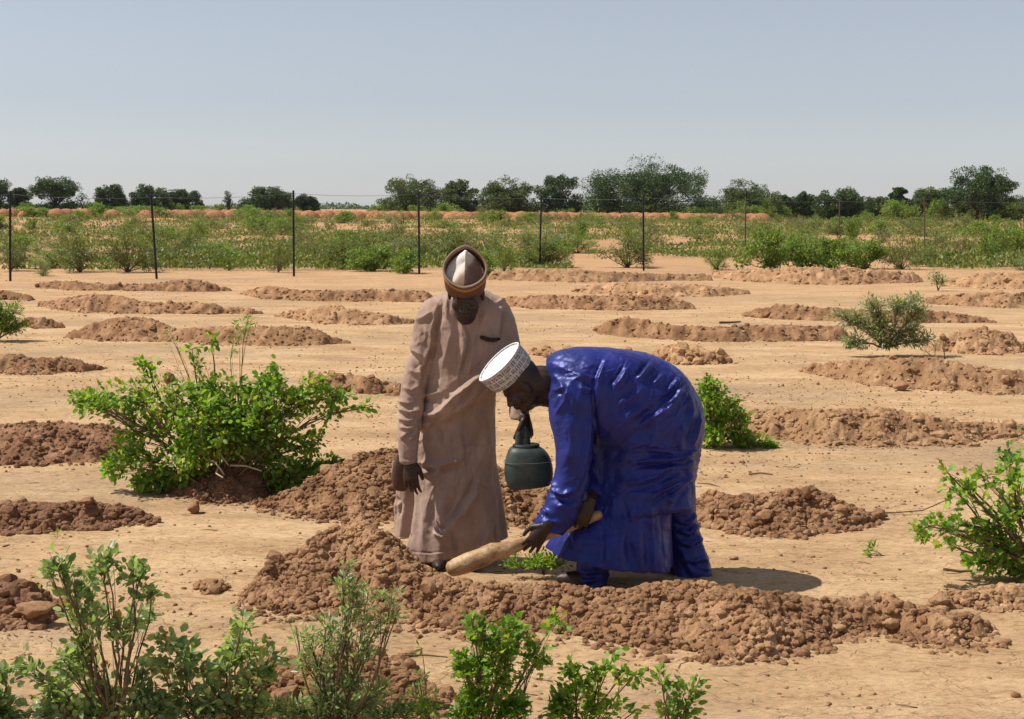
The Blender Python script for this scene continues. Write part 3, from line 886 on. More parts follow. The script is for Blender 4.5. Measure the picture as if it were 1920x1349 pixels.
# foreground plants
bush('grey_leaved_plant', 'tall foreground plant at the lower left with pale broad grey green leaves', 'plant', (225, 1420), [
    (110, 1045, 24, 26, 9, 0), (95, 1075, 20, 22, 6, 0), (135, 1085, 34, 26, 10, .05), (190, 1040, 32, 22, 10, 0), (200, 1065, 16, 16, 5, 0), (165, 1095, 24, 26, 8, .1), (150, 1135, 40, 26, 13, .1), (185, 1160, 30, 24, 10, 0),
    (250, 1050, 14, 30, 8, .05), (262, 1090, 18, 34, 11, 0), (285, 1110, 12, 16, 4, 0), (262, 1150, 24, 28, 11, .1), (230, 1175, 30, 24, 10, 0), (140, 1205, 34, 26, 14, 0), (120, 1240, 28, 24, 10, 0), (175, 1250, 36, 30, 12, .1),
    (100, 1300, 40, 34, 18, 0), (190, 1310, 50, 34, 24, .1), (270, 1240, 30, 34, 12, .1), (60, 1262, 26, 14, 6, 0), (35, 1240, 12, 10, 3, 0), (260, 1310, 44, 34, 20, 0), (150, 1340, 80, 24, 40, 0), (300, 1330, 50, 24, 34, 0), (60, 1335, 50, 18, 16, 0)],
    .038, 'broad', 'leaf_front', 9, 21, .0055, .08, .7, dens=.72)
bush('grey_leaved_plant', 'broad leaved foreground plant just right of the tall pale leaved one', 'plant', (405, 1420), [
    (455, 1165, 26, 22, 8, 0), (445, 1205, 34, 26, 13, .05), (480, 1220, 26, 26, 9, 0), (425, 1245, 34, 28, 13, 0), (475, 1265, 30, 26, 11, 0), (350, 1215, 26, 20, 9, .1), (320, 1205, 26, 20, 8, 0), (330, 1255, 34, 28, 12, 0), (380, 1260, 22, 26, 9, .1),
    (290, 1230, 20, 16, 5, 0), (400, 1310, 50, 36, 26, 0), (340, 1310, 36, 30, 14, 0), (470, 1325, 40, 28, 30, 0), (410, 1340, 70, 16, 30, 0), (520, 1230, 22, 16, 6, 0), (512, 1260, 20, 14, 6, 0)],
    .040, 'broad', 'leaf_front', 9, 22, .0055, .08, .7, dens=.72)
bush('feathery_plant', 'grey green foreground plant with a tall thin top, before the main mound', 'plant', (628, 1410), [
    (650, 1062, 12, 16, 6, 0), (640, 1088, 16, 10, 5, 0), (665, 1100, 20, 20, 11, 0), (690, 1115, 18, 26, 9, .05), (735, 1110, 18, 22, 8, 0), (745, 1150, 16, 16, 6, 0), (715, 1160, 26, 20, 9, 0), (660, 1140, 30, 26, 14, 0), (620, 1170, 26, 20, 12, 0), (580, 1190, 26, 18, 11, .05),
    (555, 1175, 10, 6, 3, 0), (640, 1205, 44, 26, 22, 0), (690, 1210, 36, 26, 14, 0), (570, 1235, 22, 18, 10, 0), (600, 1250, 36, 24, 16, 0), (660, 1270, 44, 28, 26, 0), (610, 1310, 60, 32, 44, 0), (690, 1310, 44, 36, 40, .1), (555, 1330, 44, 24, 34, 0), (640, 1335, 90, 20, 50, 0), (740, 1335, 40, 16, 24, 0), (720, 1290, 24, 20, 12, 0), (520, 1330, 30, 20, 14, 0)],
    .030, 'narrow', 'leaf_front', 15, 23, .005, .09, .7, dens=.8)
bush('leafy_sapling', 'bright green leafy foreground sapling below the middle of the main mound', 'plant', (885, 1430), [
    (885, 1165, 14, 12, 7, 0), (905, 1185, 26, 16, 13, 0), (930, 1200, 30, 20, 16, .05), (965, 1175, 26, 20, 14, 0), (985, 1195, 16, 18, 8, 0), (870, 1240, 26, 24, 20, 0), (895, 1255, 30, 22, 18, 0), (940, 1235, 36, 24, 22, 0), (955, 1265, 22, 20, 10, 0), (1010, 1230, 26, 10, 9, 0),
    (1045, 1168, 14, 8, 5, 0), (1008, 1232, 14, 12, 5, 0), (900, 1300, 44, 30, 24, 0), (870, 1330, 40, 22, 30, 0), (960, 1325, 44, 20, 30, 0), (790, 1330, 60, 16, 18, .1)],
    .034, 'lobed', 'leaf', 10, 24, .006, .07, .7, dens=.68)
bush('leafy_sapling', 'arching foreground plant with curled bright leaves, second from the right', 'plant', (1075, 1430), [
    (1150, 1225, 10, 8, 4, 0), (1125, 1250, 22, 14, 11, 0), (1070, 1255, 22, 14, 10, 0), (1190, 1265, 18, 10, 7, 0), (1165, 1258, 16, 8, 6, 0), (1085, 1280, 30, 20, 15, 0), (1060, 1305, 34, 22, 22, 0), (1050, 1330, 34, 20, 26, 0), (1110, 1300, 20, 20, 10, 0), (1120, 1335, 44, 14, 20, 0), (1160, 1320, 20, 10, 6, 0), (1190, 1335, 12, 8, 4, 0)],
    .032, 'broad', 'leaf', 8, 25, .0045, .07, .7, dens=.6)
bush('leafy_sapling', 'rightmost foreground sprout with sparse dark green leaves', 'plant', (1262, 1430), [
    (1235, 1262, 12, 14, 5, 0), (1250, 1280, 12, 12, 4, 0), (1275, 1285, 16, 14, 6, 0), (1312, 1272, 14, 10, 6, 0), (1305, 1295, 16, 10, 6, 0), (1280, 1310, 24, 14, 9, 0), (1255, 1330, 26, 14, 10, 0), (1300, 1315, 20, 10, 6, 0), (1280, 1345, 26, 12, 10, 0)],
    .032, 'broad', 'leaf_mid', 7, 26, .0035, .07, .7, dens=.6)
bush('thin_weed', 'single thin weed standing left of the bright green sapling', 'weed', (792, 1330), [(790, 1215, 5, 12, 2, 0), (785, 1270, 16, 14, 6, 0), (800, 1300, 18, 14, 6, 0), (775, 1290, 14, 14, 5, 0)], .026, 'narrow', 'leaf_mid', 6, 27, .003, .06)
bush('grey_leaved_plant', 'leaf cluster in the very corner at the lower left', 'plant', (-5, 1420), [(5, 1330, 24, 22, 14, 0), (5, 1262, 14, 8, 4, 0), (-20, 1300, 30, 30, 14, 0)], .042, 'broad', 'leaf_front', 12, 28, .006, .08)
# small tufts
bush('grass_tuft', 'low green grass tuft on the sand between the stick and the blue robe', 'grass tuft', (1015, 1092), [(960, 1080, 16, 8, 16, 0), (1000, 1070, 26, 10, 30, 0), (1045, 1066, 24, 6, 22, 0), (1020, 1080, 30, 8, 26, .05)], .035, 'narrow', 'leaf', 7, 31, .003, .08, z0=.06)
bush('grass_tuft', 'little green weed at the lower edge of the main mound, left of its middle', 'grass tuft', (742, 1118), [(742, 1098, 12, 10, 12, 0)], .028, 'narrow', 'leaf_mid', 6, 32, .003, .05, z0=.14)
bush('grass_tuft', 'speck of a seedling below the low dark mound at the left', 'seedling', (108, 1012), [(108, 1000, 6, 6, 4, 0)], .03, 'narrow', 'leaf_mid', 4, 33, .002, .05)
bush('grass_tuft', 'speck of a seedling on the sand right of the pale leaved foreground plants', 'seedling', (353, 1180), [(353, 1172, 5, 5, 3, 0)], .025, 'narrow', 'leaf', 4, 34, .002, .05)


def tubes(name, label, cat, paths, mat, px_r, parent=None, y0=None):
    mb = MB()
    pts0 = None
    for path in paths:
        w = [P(u, v, y) for (u, v, y) in path]
        pts0 = pts0 or w[0]
        r = [px_r / PM(w[0].y) * (1 - .55 * i / len(w)) for i in range(len(w))]
        mb.tube(w, r, 7)
    o = mb.build(name, M[mat], parent, True, loc=tuple(pts0))
    if label: tag(o, label, cat)
    return o


yb = G(430, 928).y
tubes('pale_root', 'pale dry root and branch fork at the foot of the big green bush', 'root', [
    [(385, 862, yb - .1), (402, 866, yb - .15), (412, 878, yb - .2), (420, 890, yb - .22)],
    [(410, 876, yb - .15), (405, 888, yb - .2), (418, 896, yb - .25)],
    [(432, 873, yb - .1), (460, 874, yb - .16), (490, 883, yb - .2)],
    [(405, 835, yb - .05), (415, 855, yb - .1), (428, 872, yb - .12)]], 'root', 2.0)

# ------------------------------------------------------------------ far band of shrubs
def far_shrub_meshes():
    out = []
    for i, (mat, kind, ls, npuff) in enumerate([('leaf_dull', 'narrow', .10, 1.0), ('leaf_mid', 'broad', .085, 1.2), ('leaf_grey', 'narrow', .09, .8), ('leaf_dull', 'narrow', .11, .7), ('leaf_mid', 'broad', .09, 1.3), ('leaf_mid', 'narrow', .10, 1.0)]):
        rs = np.random.RandomState(500 + i)
        bl = []
        for k in range(15):
            a = rs.uniform(0, 6.28); r = rs.uniform(.1, .75)
            hz_ = rs.uniform(.08, .92) * (1.05 - .5 * r)
            bl.append(((math.cos(a) * r, math.sin(a) * r * .8, hz_), (.33, .33, .24), int(12 * npuff)))
        mb, lp, ld = grow((0, 0, 0), bl, rs, ls * .8, kind, .3, 13, .012, 1)
        lp[:, 2] = np.maximum(lp[:, 2], .02)
        V, F = leaves_np(lp, ld, ls * .72 * rs.uniform(.6, 1.3, len(lp)), kind, rs, .5)
        out.append((mb, V, F, mat))
    return out


FS = far_shrub_meshes()
PU = [19, 288, 551, 786, 1013, 1207, 1398, 1574, 1734]
NW = ['first', 'second', 'third', 'fourth', 'fifth', 'sixth', 'seventh', 'eighth', 'ninth']


def between(u):
    if u < PU[0]: return 'left of the first post'
    if u > PU[-1]: return 'right of the ninth post'
    k = max(i for i in range(9) if PU[i] <= u)
    return 'between the %s and %s posts' % (NW[k], NW[k + 1]) if k < 8 else 'right of the ninth post'


def third(u):
    if u > PU[-1]: return ', nearest it' if u < 1790 else (', towards the picture edge' if u < 1860 else ', at the picture edge')
    if u < PU[0]: return ''
    k = max(i for i in range(9) if PU[i] <= u)
    if k > 7: return ''
    f = (u - PU[k]) / (PU[k + 1] - PU[k])
    return ', left side' if f < .33 else (', right side' if f > .67 else ', midway')

PROTO = {}


def far_shrub(i, x, y, wx, hz_, label, group, name='far_shrub', cat='shrub', rot=0.0, sink=0.0):
    t = empty(name, (x, y, float(gz(np.array([x]), np.array([y]))[0]) - sink))
    t.rotation_euler.z = rot; t.scale = (wx, wx, hz_)
    tag(t, label, cat, group)
    if i not in PROTO:
        mb, V, F, mat = FS[i]
        a = mb.build('stems', M['stem'], t); b = mesh_np('foliage', V, F, M[mat], t)
        PROTO[i] = (a, b)
    else:
        for o in PROTO[i]:
            c = o.copy(); COL.objects.link(c); c.parent = t
    return t


FG = 'shrubs in the green band behind the fence'
# clearly visible ones: (u, v base, width px, height px, variant, label)
named = [
 (1440, 506, 110, 74, 1, 'dense dark green shrub at the left end of the thick clump behind the reddish bank'),
 (1500, 505, 100, 62, 4, 'dense green shrub second from the left in the thick clump behind the reddish bank'),
 (1560, 506, 100, 58, 1, 'dense green shrub in the middle of the thick clump behind the reddish bank'),
 (1620, 504, 90, 55, 4, 'lighter green shrub at the right end of the thick clump behind the reddish bank'),
 (1598, 455, 40, 52, 4, 'narrow upright green shrub rising behind the thick clump'),
 (1855, 500, 104, 76, 5, 'tree like bright green shrub near the right edge with shadow to its right'),
 (1784, 499, 60, 26, 1, 'small round green shrub left of the tree like one near the right edge'),
 (1345, 505, 70, 42, 5, 'green shrub between the last dark post and the thick clump'),
 (1175, 500, 130, 72, 0, 'wide olive green shrub around the foot of the post above the blue back'),
 (522, 511, 48, 58, 0, 'upright olive shrub immediately left of the third post from the left'),
 (908, 519, 62, 46, 1, 'dark green shrub touching the right side of the brown cap'),
 (700, 508, 90, 50, 4, 'bright green shrub left of the fourth post from the left'),
 (760, 512, 80, 42, 1, 'green shrub just left of the brown cap and behind the post'),
 (640, 505, 90, 66, 0, 'olive green shrub midway between the third and fourth posts'),
 (150, 510, 120, 70, 0, 'pale olive shrub in the left part of the band, right of the first post'),
 (240, 510, 120, 82, 0, 'large olive shrub around the leaning second post'),
 (340, 500, 100, 52, 3, 'low olive shrub right of the leaning second post'),
 (400, 500, 90, 44, 5, 'green shrub at the end of the row right of the leaning post'),
 (372, 455, 50, 44, 5, 'vase shaped shrub standing on open ground behind the second post'),
 (60, 440, 36, 30, 1, 'small dark round shrub near the first post'),
 (145, 418, 60, 20, 1, 'dark green flat shrub behind the left part of the band'),
 (80, 518, 60, 36, 2, 'grey green shrub low in front of the first post'),
 (430, 506, 22, 20, 1, 'small green weed alone on the sand left of the third post'),
 (1088, 452, 46, 36, 1, 'dark green shrub in the open between the fifth and sixth posts'),
 (945, 508, 70, 48, 5, 'green shrub between the brown cap and the fifth post'),
 (1035, 500, 100, 46, 5, 'green shrub right of the fifth post'),
 (1040, 460, 40, 20, 3, 'sparse olive shrub behind the fifth post'),
 (20, 508, 80, 56, 0, 'olive shrub around the first post at the left edge'),
 (1262, 418, 26, 20, 1, 'small dark shrub poking above the red earth heaps'),
 (1690, 505, 90, 64, 3, 'thin yellowish shrub right of the thick clump'),
 (1745, 480, 70, 46, 3, 'thin yellowish shrub around the foot of the rightmost post'),
 (1920, 508, 60, 20, 2, 'low grey shrub in the right corner of the band'),
]
for i, (u, vb, w, h, k, lab) in enumerate(named):
    g = G(u, vb); pm = PM(g.y)
    far_shrub(k, g.x, g.y, w / pm / 1.45, h / pm / .86, lab, FG, rot=i * 1.7)
rs = np.random.RandomState(77)
cnt = 0
while cnt < 215:
    v = 504 - (504 - 405) * rs.uniform() ** .8
    u = rs.uniform(-50, 1970)
    g = G(u, v)
    dn = fbm(np.array([g.x * .07 + 3]), np.array([g.y * .05]), 91, 2)[0]
    if v > 480 and not (u < 470 or 560 < u < 1080 or u > 1340): continue
    bare = [(200, 300, 455, 475), (1100, 1300, 450, 470), (380, 520, 440, 475), (1230, 1380, 425, 500), (310, 420, 425, 445), (1540, 1760, 460, 480)]
    if any(a < u < b and c < v < d for a, b, c, d in bare) and rs.uniform() < .85: continue
    if dn < -.12 and rs.uniform() < .7: continue
    k = rs.choice([0, 1, 2, 3, 5, 0, 3, 3])
    w = rs.uniform(.9, 2.1) * (1 + (g.y - 40) / 160.); h = rs.uniform(.55, 1.15)
    far_shrub(k, g.x, g.y, w * .8, h * (1.0 + (g.y - 40) / 250.), ('thin ' if w < 1.3 * (1 + (g.y - 40) / 160.) else 'wide ') + ['olive', 'green', 'grey', 'sparse', 'dense', 'bright'][k] + (' shrub in the near row ' if v > 465 else (' shrub in the middle row ' if v > 430 else ' shrub in the far row ')) + between(u) + third(u), FG, rot=rs.uniform(0, 6.28))
    cnt += 1


def ground_cover():
    rs = np.random.RandomState(9)
    n = 240000
    v = 508 - (508 - 398.5) * rs.uniform(size=n) ** .95; u = rs.uniform(-40, 1960, n)
    th = []
    d = np.stack([(u - 960) / FPX, -(v - 674.5) / FPX, -np.ones(n)], 1) @ CRn.T
    s = -CAMH / d[:, 2]; x = d[:, 0] * s; y = d[:, 1] * s
    dn = fbm(x * .22, y * .11, 33, 4)
    keep = (dn > .06 - (u > 1000) * .06 - (v < 430) * .12 + (v > 488) * .15) & (y < 280)
    x = x[keep]; y = y[keep]; n = len(x)
    p = np.stack([x, y, gz(x, y) + (.02 + .38 * rs.uniform(size=n) * np.clip(.4 + 1.6 * fbm(x * .9, y * .5, 66, 3), .05, 1.2)) * (1 + y / 200.)], 1)
    dd = rs.normal(size=(n, 3)); dd[:, 2] = np.abs(dd[:, 2]) + .6
    V, F = leaves_np(p, dd, rs.uniform(.05, .11, n) * (1 + y / 90.), 'quad', rs, .3)
    o = mesh_np('ground_cover', V, F, M['leaf_dull'])
    tag(o, 'low olive green weeds covering the ground beyond the fence', 'ground cover', kind='stuff')


ground_cover()


# ------------------------------------------------------------------ fence
def fence():
    t = empty('wire_fence', (0, 40, 0))
    tag(t, 'wire fence of thin dark posts across the field behind the two men', 'fence')
    posts = [(19, 528, 19, 360, 0), (294, 523, 283, 366, 0), (551, 518, 550, 359, 0), (786, 513, 785, 360, 0), (1012, 501, 1015, 368, 0), (1207, 507, 1206, 367, 0), (1397, 489, 1398, 371, 1), (1574, 484, 1574, 375, 2), (1734, 484, 1733, 371, 2)]
    tops = []
    for (ub, vb, ut, vt, k) in posts:
        b = G(ub, vb); a = P(ut, vt, b.y)
        tops.append(a)
        mb = MB(); r = (.030, .03, .022)[k]
        pts = [b - Vector((0, 0, .1)), b.lerp(a, .3), b.lerp(a, .7), a]
        mb.tube(pts, [r * 1.05, r, r, r * .95], 7)
        mb.build('post', M['post' if k == 0 else 'post_wood'], t, loc=(0, 40, 0))
    L = P(-60, 352, tops[0].y - 1)
    tops = [L] + tops + [P(1960, 378, tops[-1].y + 5)]
    for dz, r in ((-.06, .0045), (-.75, .0035), (-1.4, .003)):
        mb = MB()
        for a, b in zip(tops[:-1], tops[1:]):
            q = []
            for s in np.linspace(0, 1, 7):
                p = a.lerp(b, s); p.z += dz - .10 * 4 * s * (1 - s) * .6
                q.append(p)
            mb.tube(q, r, 4, False)
        mb.build('wire', M['wire'], t, loc=(0, 40, 0))


fence()


# ------------------------------------------------------------------ row of red earth heaps
def heaps():
    rs = np.random.RandomState(4)
    th = np.linspace(0, 2 * np.pi, 28, endpoint=False); rr = np.linspace(0, 1, 12)
    R, T = np.meshgrid(rr, th, indexing='ij')
    X = R * np.cos(T); Y = R * np.sin(T)
    first = []
    for k in range(3):
        Z = np.sqrt(np.clip(1 - R ** 2, 0, 1)) ** 1.15 * (1 + .10 * fbm(X * 2 + k * 9, Y * 2, 5)) + .04 * fbm(X * 9, Y * 9 + k, 6) * (R < .99)
        v = np.stack([X, Y, Z], -1).reshape(-1, 3)
        i = (np.arange(11)[:, None] * 28 + np.arange(28)[None]); j = (np.arange(11)[:, None] * 28 + (np.arange(28)[None] + 1) % 28)
        f = np.stack([i, i + 28, j + 28, j], -1).reshape(-1, 4)
        first.append((v, f))
    ob = {}; hc_ = {}
    u = -30.0; n = 0
    while u < 1440:
        s = u / 1440.
        vt = 391.3 + 7.5 * s + 1.6 * s * s + rs.uniform(-.8, .8)
        yd = 225 - 20 * s + rs.uniform(-6, 6)
        w = rs.uniform(19, 30) + 10 * max(s, .35)
        c = P(u, vt, yd)
        k = n % 3
        if k not in ob:
            v, f = first[k]; o = mesh_np('earth_heap', v, f, M['soil_red'], smooth=True); ob[k] = o
        else:
            o = ob[k].copy(); COL.objects.link(o)
        base = -.35
        o.location = (c.x, yd, base)
        o.scale = (w / PM(yd) * .78, w / PM(yd) * .7, c.z - base); o.rotation_euler.z = 0
        kk = between(u); hc_[kk] = hc_.get(kk, 0) + 1
        tag(o, ('heap %s from the left in the red row ' % (NW + ['tenth', 'eleventh', 'twelfth', 'thirteenth', 'fourteenth', 'fifteenth', 'sixteenth', 'seventeenth', 'eighteenth', 'nineteenth', 'twentieth', 'twenty first', 'twenty second', 'twenty third'])[hc_[kk] - 1]) + kk, 'earth heap', 'red earth heaps in a row')
        u += w * .62; n += 1


heaps()


# ------------------------------------------------------------------ trees
def tree(label, u0, u1, vt, vb, d, mat='leaf_tree', seed=0, n=26000, shape='round', gap=0.0, low=.0, ls=None, name='broadleaf_tree', group='trees along the horizon'):
    rs = np.random.RandomState(900 + seed)
    uc = (u0 + u1) / 2; B = P(uc, vb, d); pm = PM(d)
    Wd = (u1 - u0) / 2 / pm * 1.06; Ht = P(uc, vt, d).z
    zb = 0.0
    x0 = B.x
    ls = ls or .29
    V = []; blobs = []
    nb = 46
    for k in range(nb):
        a = rs.uniform(0, 6.28); r = rs.uniform(0, 1) ** .6
        px = math.cos(a) * r * Wd * .86; py = math.sin(a) * r * Wd * .7
        top = Ht * (1 - .45 * abs(math.cos(a) * r) ** 3) if shape == 'round' else Ht * (1 - .35 * r ** 2)
        lo = Ht * (.02 + low)
        pz = lo + (top - lo) * rs.uniform(.03, .95) ** .85
        br = Wd * rs.uniform(.17, .30)
        blobs.append((px, py, min(pz, top - br * .6), br))
    tb = MB()
    trunk_h = Ht * .25
    lean = rs.uniform(-.05, .05) * Ht
    tb.tube([Vector((x0, d, -.3)), Vector((x0 + lean * .4, d, trunk_h * .5)), Vector((x0 + lean, d, trunk_h))], [Ht * .035, Ht * .027, Ht * .02], 8)
    P_ = []; D_ = []; 
    for (px, py, pz, br) in blobs:
        st = Vector((x0 + lean * .8, d, trunk_h * .8)); en = Vector((x0 + px, d + py, pz))
        m_ = st.lerp(en, .5) + Vector((0, 0, .05 * Ht))
        tb.tube([st, m_, en], [Ht * .012, Ht * .008, Ht * .004], 5, False)
        # sub clumps on the blob
        ns = 9
        for j in range(ns):
            q = rs.normal(size=3); q /= np.linalg.norm(q)
            cc = np.array([x0 + px, d + py, pz]) + q * br * rs.uniform(.55, 1.15) * np.array([1, 1, .8])
            m = int(n / nb / ns)
            o = rs.normal(size=(m, 3)); o /= np.linalg.norm(o, axis=1)[:, None]
            rad_ = br * rs.uniform(.32, .62)
            P_.append(cc + o * rad_ * rs.uniform(.5, 1, (m, 1)) * np.array([1, 1, .65])); D_.append(o + rs.normal(size=(m, 3)) * .6)
    p = np.concatenate(P_); dd = np.concatenate(D_)
    p[:, 2] = np.maximum(p[:, 2], .1)
    Vv, F = leaves_np(p, dd, ls * rs.uniform(.6, 1.25, len(p)), 'quad', rs, .45)
    t = empty(name, (x0, d, 0)); tag(t, label, 'tree', group)
    tb.build('trunk', M['stem_dark'], t, True, loc=(x0, d, 0))
    mesh_np('crown', Vv, F, M[mat], t, loc=(x0, d, 0))
    return t


TR = [
 ('tree cut by the left edge of the picture', -70, 18, 330, 392, 250, 'leaf_tree', 1),
 ('small tree between the cut one and the broad one at the far left', 8, 62, 354, 391, 260, 'leaf_tree', 2),
 ('broad flat crowned tree at the far left, second post side', 54, 158, 336, 391, 250, 'leaf_tree', 3),
 ('round single tree left of the leaning post', 180, 238, 346, 391, 250, 'leaf_tree', 4),
 ('tree right behind the leaning post', 242, 318, 350, 392, 255, 'leaf_tree', 5),
 ('lower tree right of the one behind the leaning post', 308, 378, 357, 393, 260, 'leaf_tree', 6),
 ('round dark tree just left of the third post', 454, 548, 352, 394, 245, 'leaf_tree', 8),
 ('small low tree just right of the third post', 552, 598, 367, 393, 260, 'leaf_tree', 9),
 ('irregular tree behind the fourth post', 712, 836, 336, 397, 235, 'leaf_tree2', 10),
 ('narrow ragged tree right of the one behind the fourth post', 828, 896, 338, 398, 240, 'leaf_tree2', 11),
 ('wide tree left of the fifth post', 898, 1012, 337, 399, 235, 'leaf_tree2', 12),
 ('tree touching the fifth post on its right', 1000, 1100, 330, 400, 240, 'leaf_tree', 13),
 ('largest tree of the row, above the sixth post', 1098, 1345, 309, 402, 225, 'leaf_tree', 14, 60000),
 ('round tree behind the seventh post', 1342, 1458, 342, 403, 235, 'leaf_tree2', 15),
 ('low bush like tree right of the seventh post', 1436, 1492, 369, 403, 240, 'leaf_tree2', 16),
 ('ragged small tree between the seventh and eighth posts', 1482, 1534, 362, 403, 245, 'leaf_tree', 17),
 ('tree with open top behind the eighth post', 1526, 1624, 354, 404, 235, 'leaf_tree', 18),
 ('low tree between the eighth and ninth posts', 1612, 1680, 372, 404, 245, 'leaf_tree2', 19),
 ('upright tree left of the ninth post', 1664, 1706, 353, 405, 235, 'leaf_tree', 20),
 ('rounded tree behind the ninth post', 1700, 1785, 358, 405, 235, 'leaf_tree2', 21),
 ('tall dark tree near the right edge', 1764, 1900, 312, 407, 220, 'leaf_tree', 22, 36000),
 ('low tree at the right edge of the picture', 1890, 1975, 373, 406, 240, 'leaf_tree2', 23),
]
for a in TR:
    tree(*a)
tree('tiny stalk like tree standing alone between the left trees and the round dark one', 418, 438, 358, 393, 250, 'leaf_tree', 7, 900, name='thin_tree')
rs = np.random.RandomState(31)
UG = 'undergrowth bushes below the trees'
for i in range(74):
    u = rs.uniform(-20, 1940) if i < 44 else rs.uniform(1310, 1930)
    if 600 < u < 705: continue
    right = u > 1320
    d = rs.uniform(215, 260)
    x = P(u, 395, d).x
    t = far_shrub(int(rs.choice([1, 4])), x, d, rs.uniform(2.2, 4.2), rs.uniform(1.8, 3.2) * (1.45 if right else .9), ('low ' if i % 2 else 'taller ') + 'dark bush below the distant trees ' + between(u) + third(u), UG, 'undergrowth_bush', 'bush', rs.uniform(0, 6.28))


def far_woods():
    rs = np.random.RandomState(8)
    mb = []; n = 26000
    u = rs.uniform(-40, 1960, n)
    top = 381 + 3.5 * np.sin(u * .02) + 4 * fbm(u * .03, u * 0, 2, 3) + u * .008 - 5 * np.exp(-((u - 660) / 40) ** 2)
    v = 402 - (402 - top) * rs.uniform(size=n) ** .8
    d0 = 900
    y = rs.uniform(880, 960, n)
    d = np.stack([(u - 960) / FPX, -(v - 674.5) / FPX, -np.ones(n)], 1) @ CRn.T
    p = np.array(C0) + d * (y / d[:, 1])[:, None]
    V, F = leaves_np(p, rs.normal(size=(n, 3)), rs.uniform(1.2, 2.6, n), 'quad', rs, .6)
    o = mesh_np('far_woods', V, F, M['leaf_tree'])
    tag(o, 'hazy bluish line of far woods on the horizon', 'woods', kind='stuff')


far_woods()


# ------------------------------------------------------------------ people: helpers
def ring(a, b, y, hd, n=40, e=2.3, fold=None, seed=0):
    """ring through the photo points a and b (left/right), y = distance, hd = half depth (m)"""
    A = np.array(P(a[0], a[1], y)); B = np.array(P(b[0], b[1], y))
    c = (A + B) / 2; h = (B - A) / 2
    th = np.arange(n) * 2 * np.pi / n
    ct, st = np.cos(th), np.sin(th)
    x = np.sign(ct) * np.abs(ct) ** (2 / e); z = np.sign(st) * np.abs(st) ** (2 / e)
    r = np.ones(n)
    if fold:
        amp, k = fold
        r = 1 + amp * (np.sin(th * k + seed) + .5 * np.sin(th * (k * 2 + 1) + seed * 2))
    return c + (x * r)[:, None] * h + (z * r)[:, None] * np.array([0, hd, 0])


def rings(spec, n=40, sub=3, e=2.3, foldk=7):
    """spec rows: (a, b, y, hd[, foldamp]); densified with smooth interpolation"""
    S_ = np.array([[r[0][0], r[0][1], r[1][0], r[1][1], r[2], r[3], (r[4] if len(r) > 4 else 0)] for r in spec], float)
    m = len(S_); out = []
    for i in range(m - 1):
        p0, p1, p2, p3 = S_[max(i - 1, 0)], S_[i], S_[i + 1], S_[min(i + 2, m - 1)]
        for j in range(sub):
            t = j / sub
            out.append(0.5 * ((2 * p1) + (-p0 + p2) * t + (2 * p0 - 5 * p1 + 4 * p2 - p3) * t * t + (-p0 + 3 * p1 - 3 * p2 + p3) * t ** 3))
    out.append(S_[-1])
    return [ring((r[0], r[1]), (r[2], r[3]), r[4], max(r[5], .01), n, e, (r[6], foldk)) for r in out]


def hand(mb, wrist, d, palm, L=.185, curl=(.5, .6, .5), spread=.10, thumb_side=1, thumb_curl=.5, fl=1.0, wrist_r=.026, thumb_out=.75):
    """palm, four fingers and thumb. d: wrist->fingers, palm: direction the palm faces"""
    d = Vector(d).normalized(); p = Vector(palm); p = (p - d * p.dot(d)).normalized(); s = d.cross(p) * thumb_side
    w = Vector(wrist)
    pl = L * .50
    def rg(t, hw, ht, off=0):
        c = w + d * (pl * t) + p * off
        return np.array([tuple(c + s * (hw * math.cos(a)) + p * (ht * math.sin(a))) for a in np.arange(14) * 2 * math.pi / 14])
    mb.loft([rg(-.25, .024, .020), rg(0, .026, .019), rg(.3, .034, .019), rg(.7, .041, .017), rg(1.0, .041, .014), rg(1.08, .034, .009)])
    lens = [.075, .083, .078, .062]
    for i in range(4):
        off = (1.5 - i) * .0205
        ang = (1.5 - i) * spread
        base = w + d * (pl * (.97 - .04 * abs(i - 1.2))) + s * off
        fd = (d * math.cos(ang) + s * math.sin(ang)).normalized()
        fp = p
        pts = [base - fd * .02, base]; cur = 0
        segs = [.42, .31, .27]
        q = base.copy()
        for j in range(3):
            cur += curl[j] * (1 + .10 * (i - 1.5))
            dirv = fd * math.cos(cur) + fp * math.sin(cur)
            q = q + dirv * lens[i] * fl * segs[j] * L / .185
            pts.append(q.copy())
        r = [.0095, .0098, .0088, .0078, .0066]
        mb.tube(pts, r[:len(pts)], 9)
    b = w + d * pl * .22 + s * .026
    t1 = (d * (1 - thumb_out * .4) + s * thumb_out + p * .25).normalized()
    t2 = (d * 1 + s * .35 * thumb_out + p * thumb_curl).normalized(); t3 = (d * 1 + p * thumb_curl * 1.3).normalized()
    mb.tube([b - t1 * .01, b + t1 * .035, b + t1 * .035 + t2 * .032, b + t1 * .035 + t2 * .032 + t3 * .026], [.016, .0135, .0118, .0092], 9)


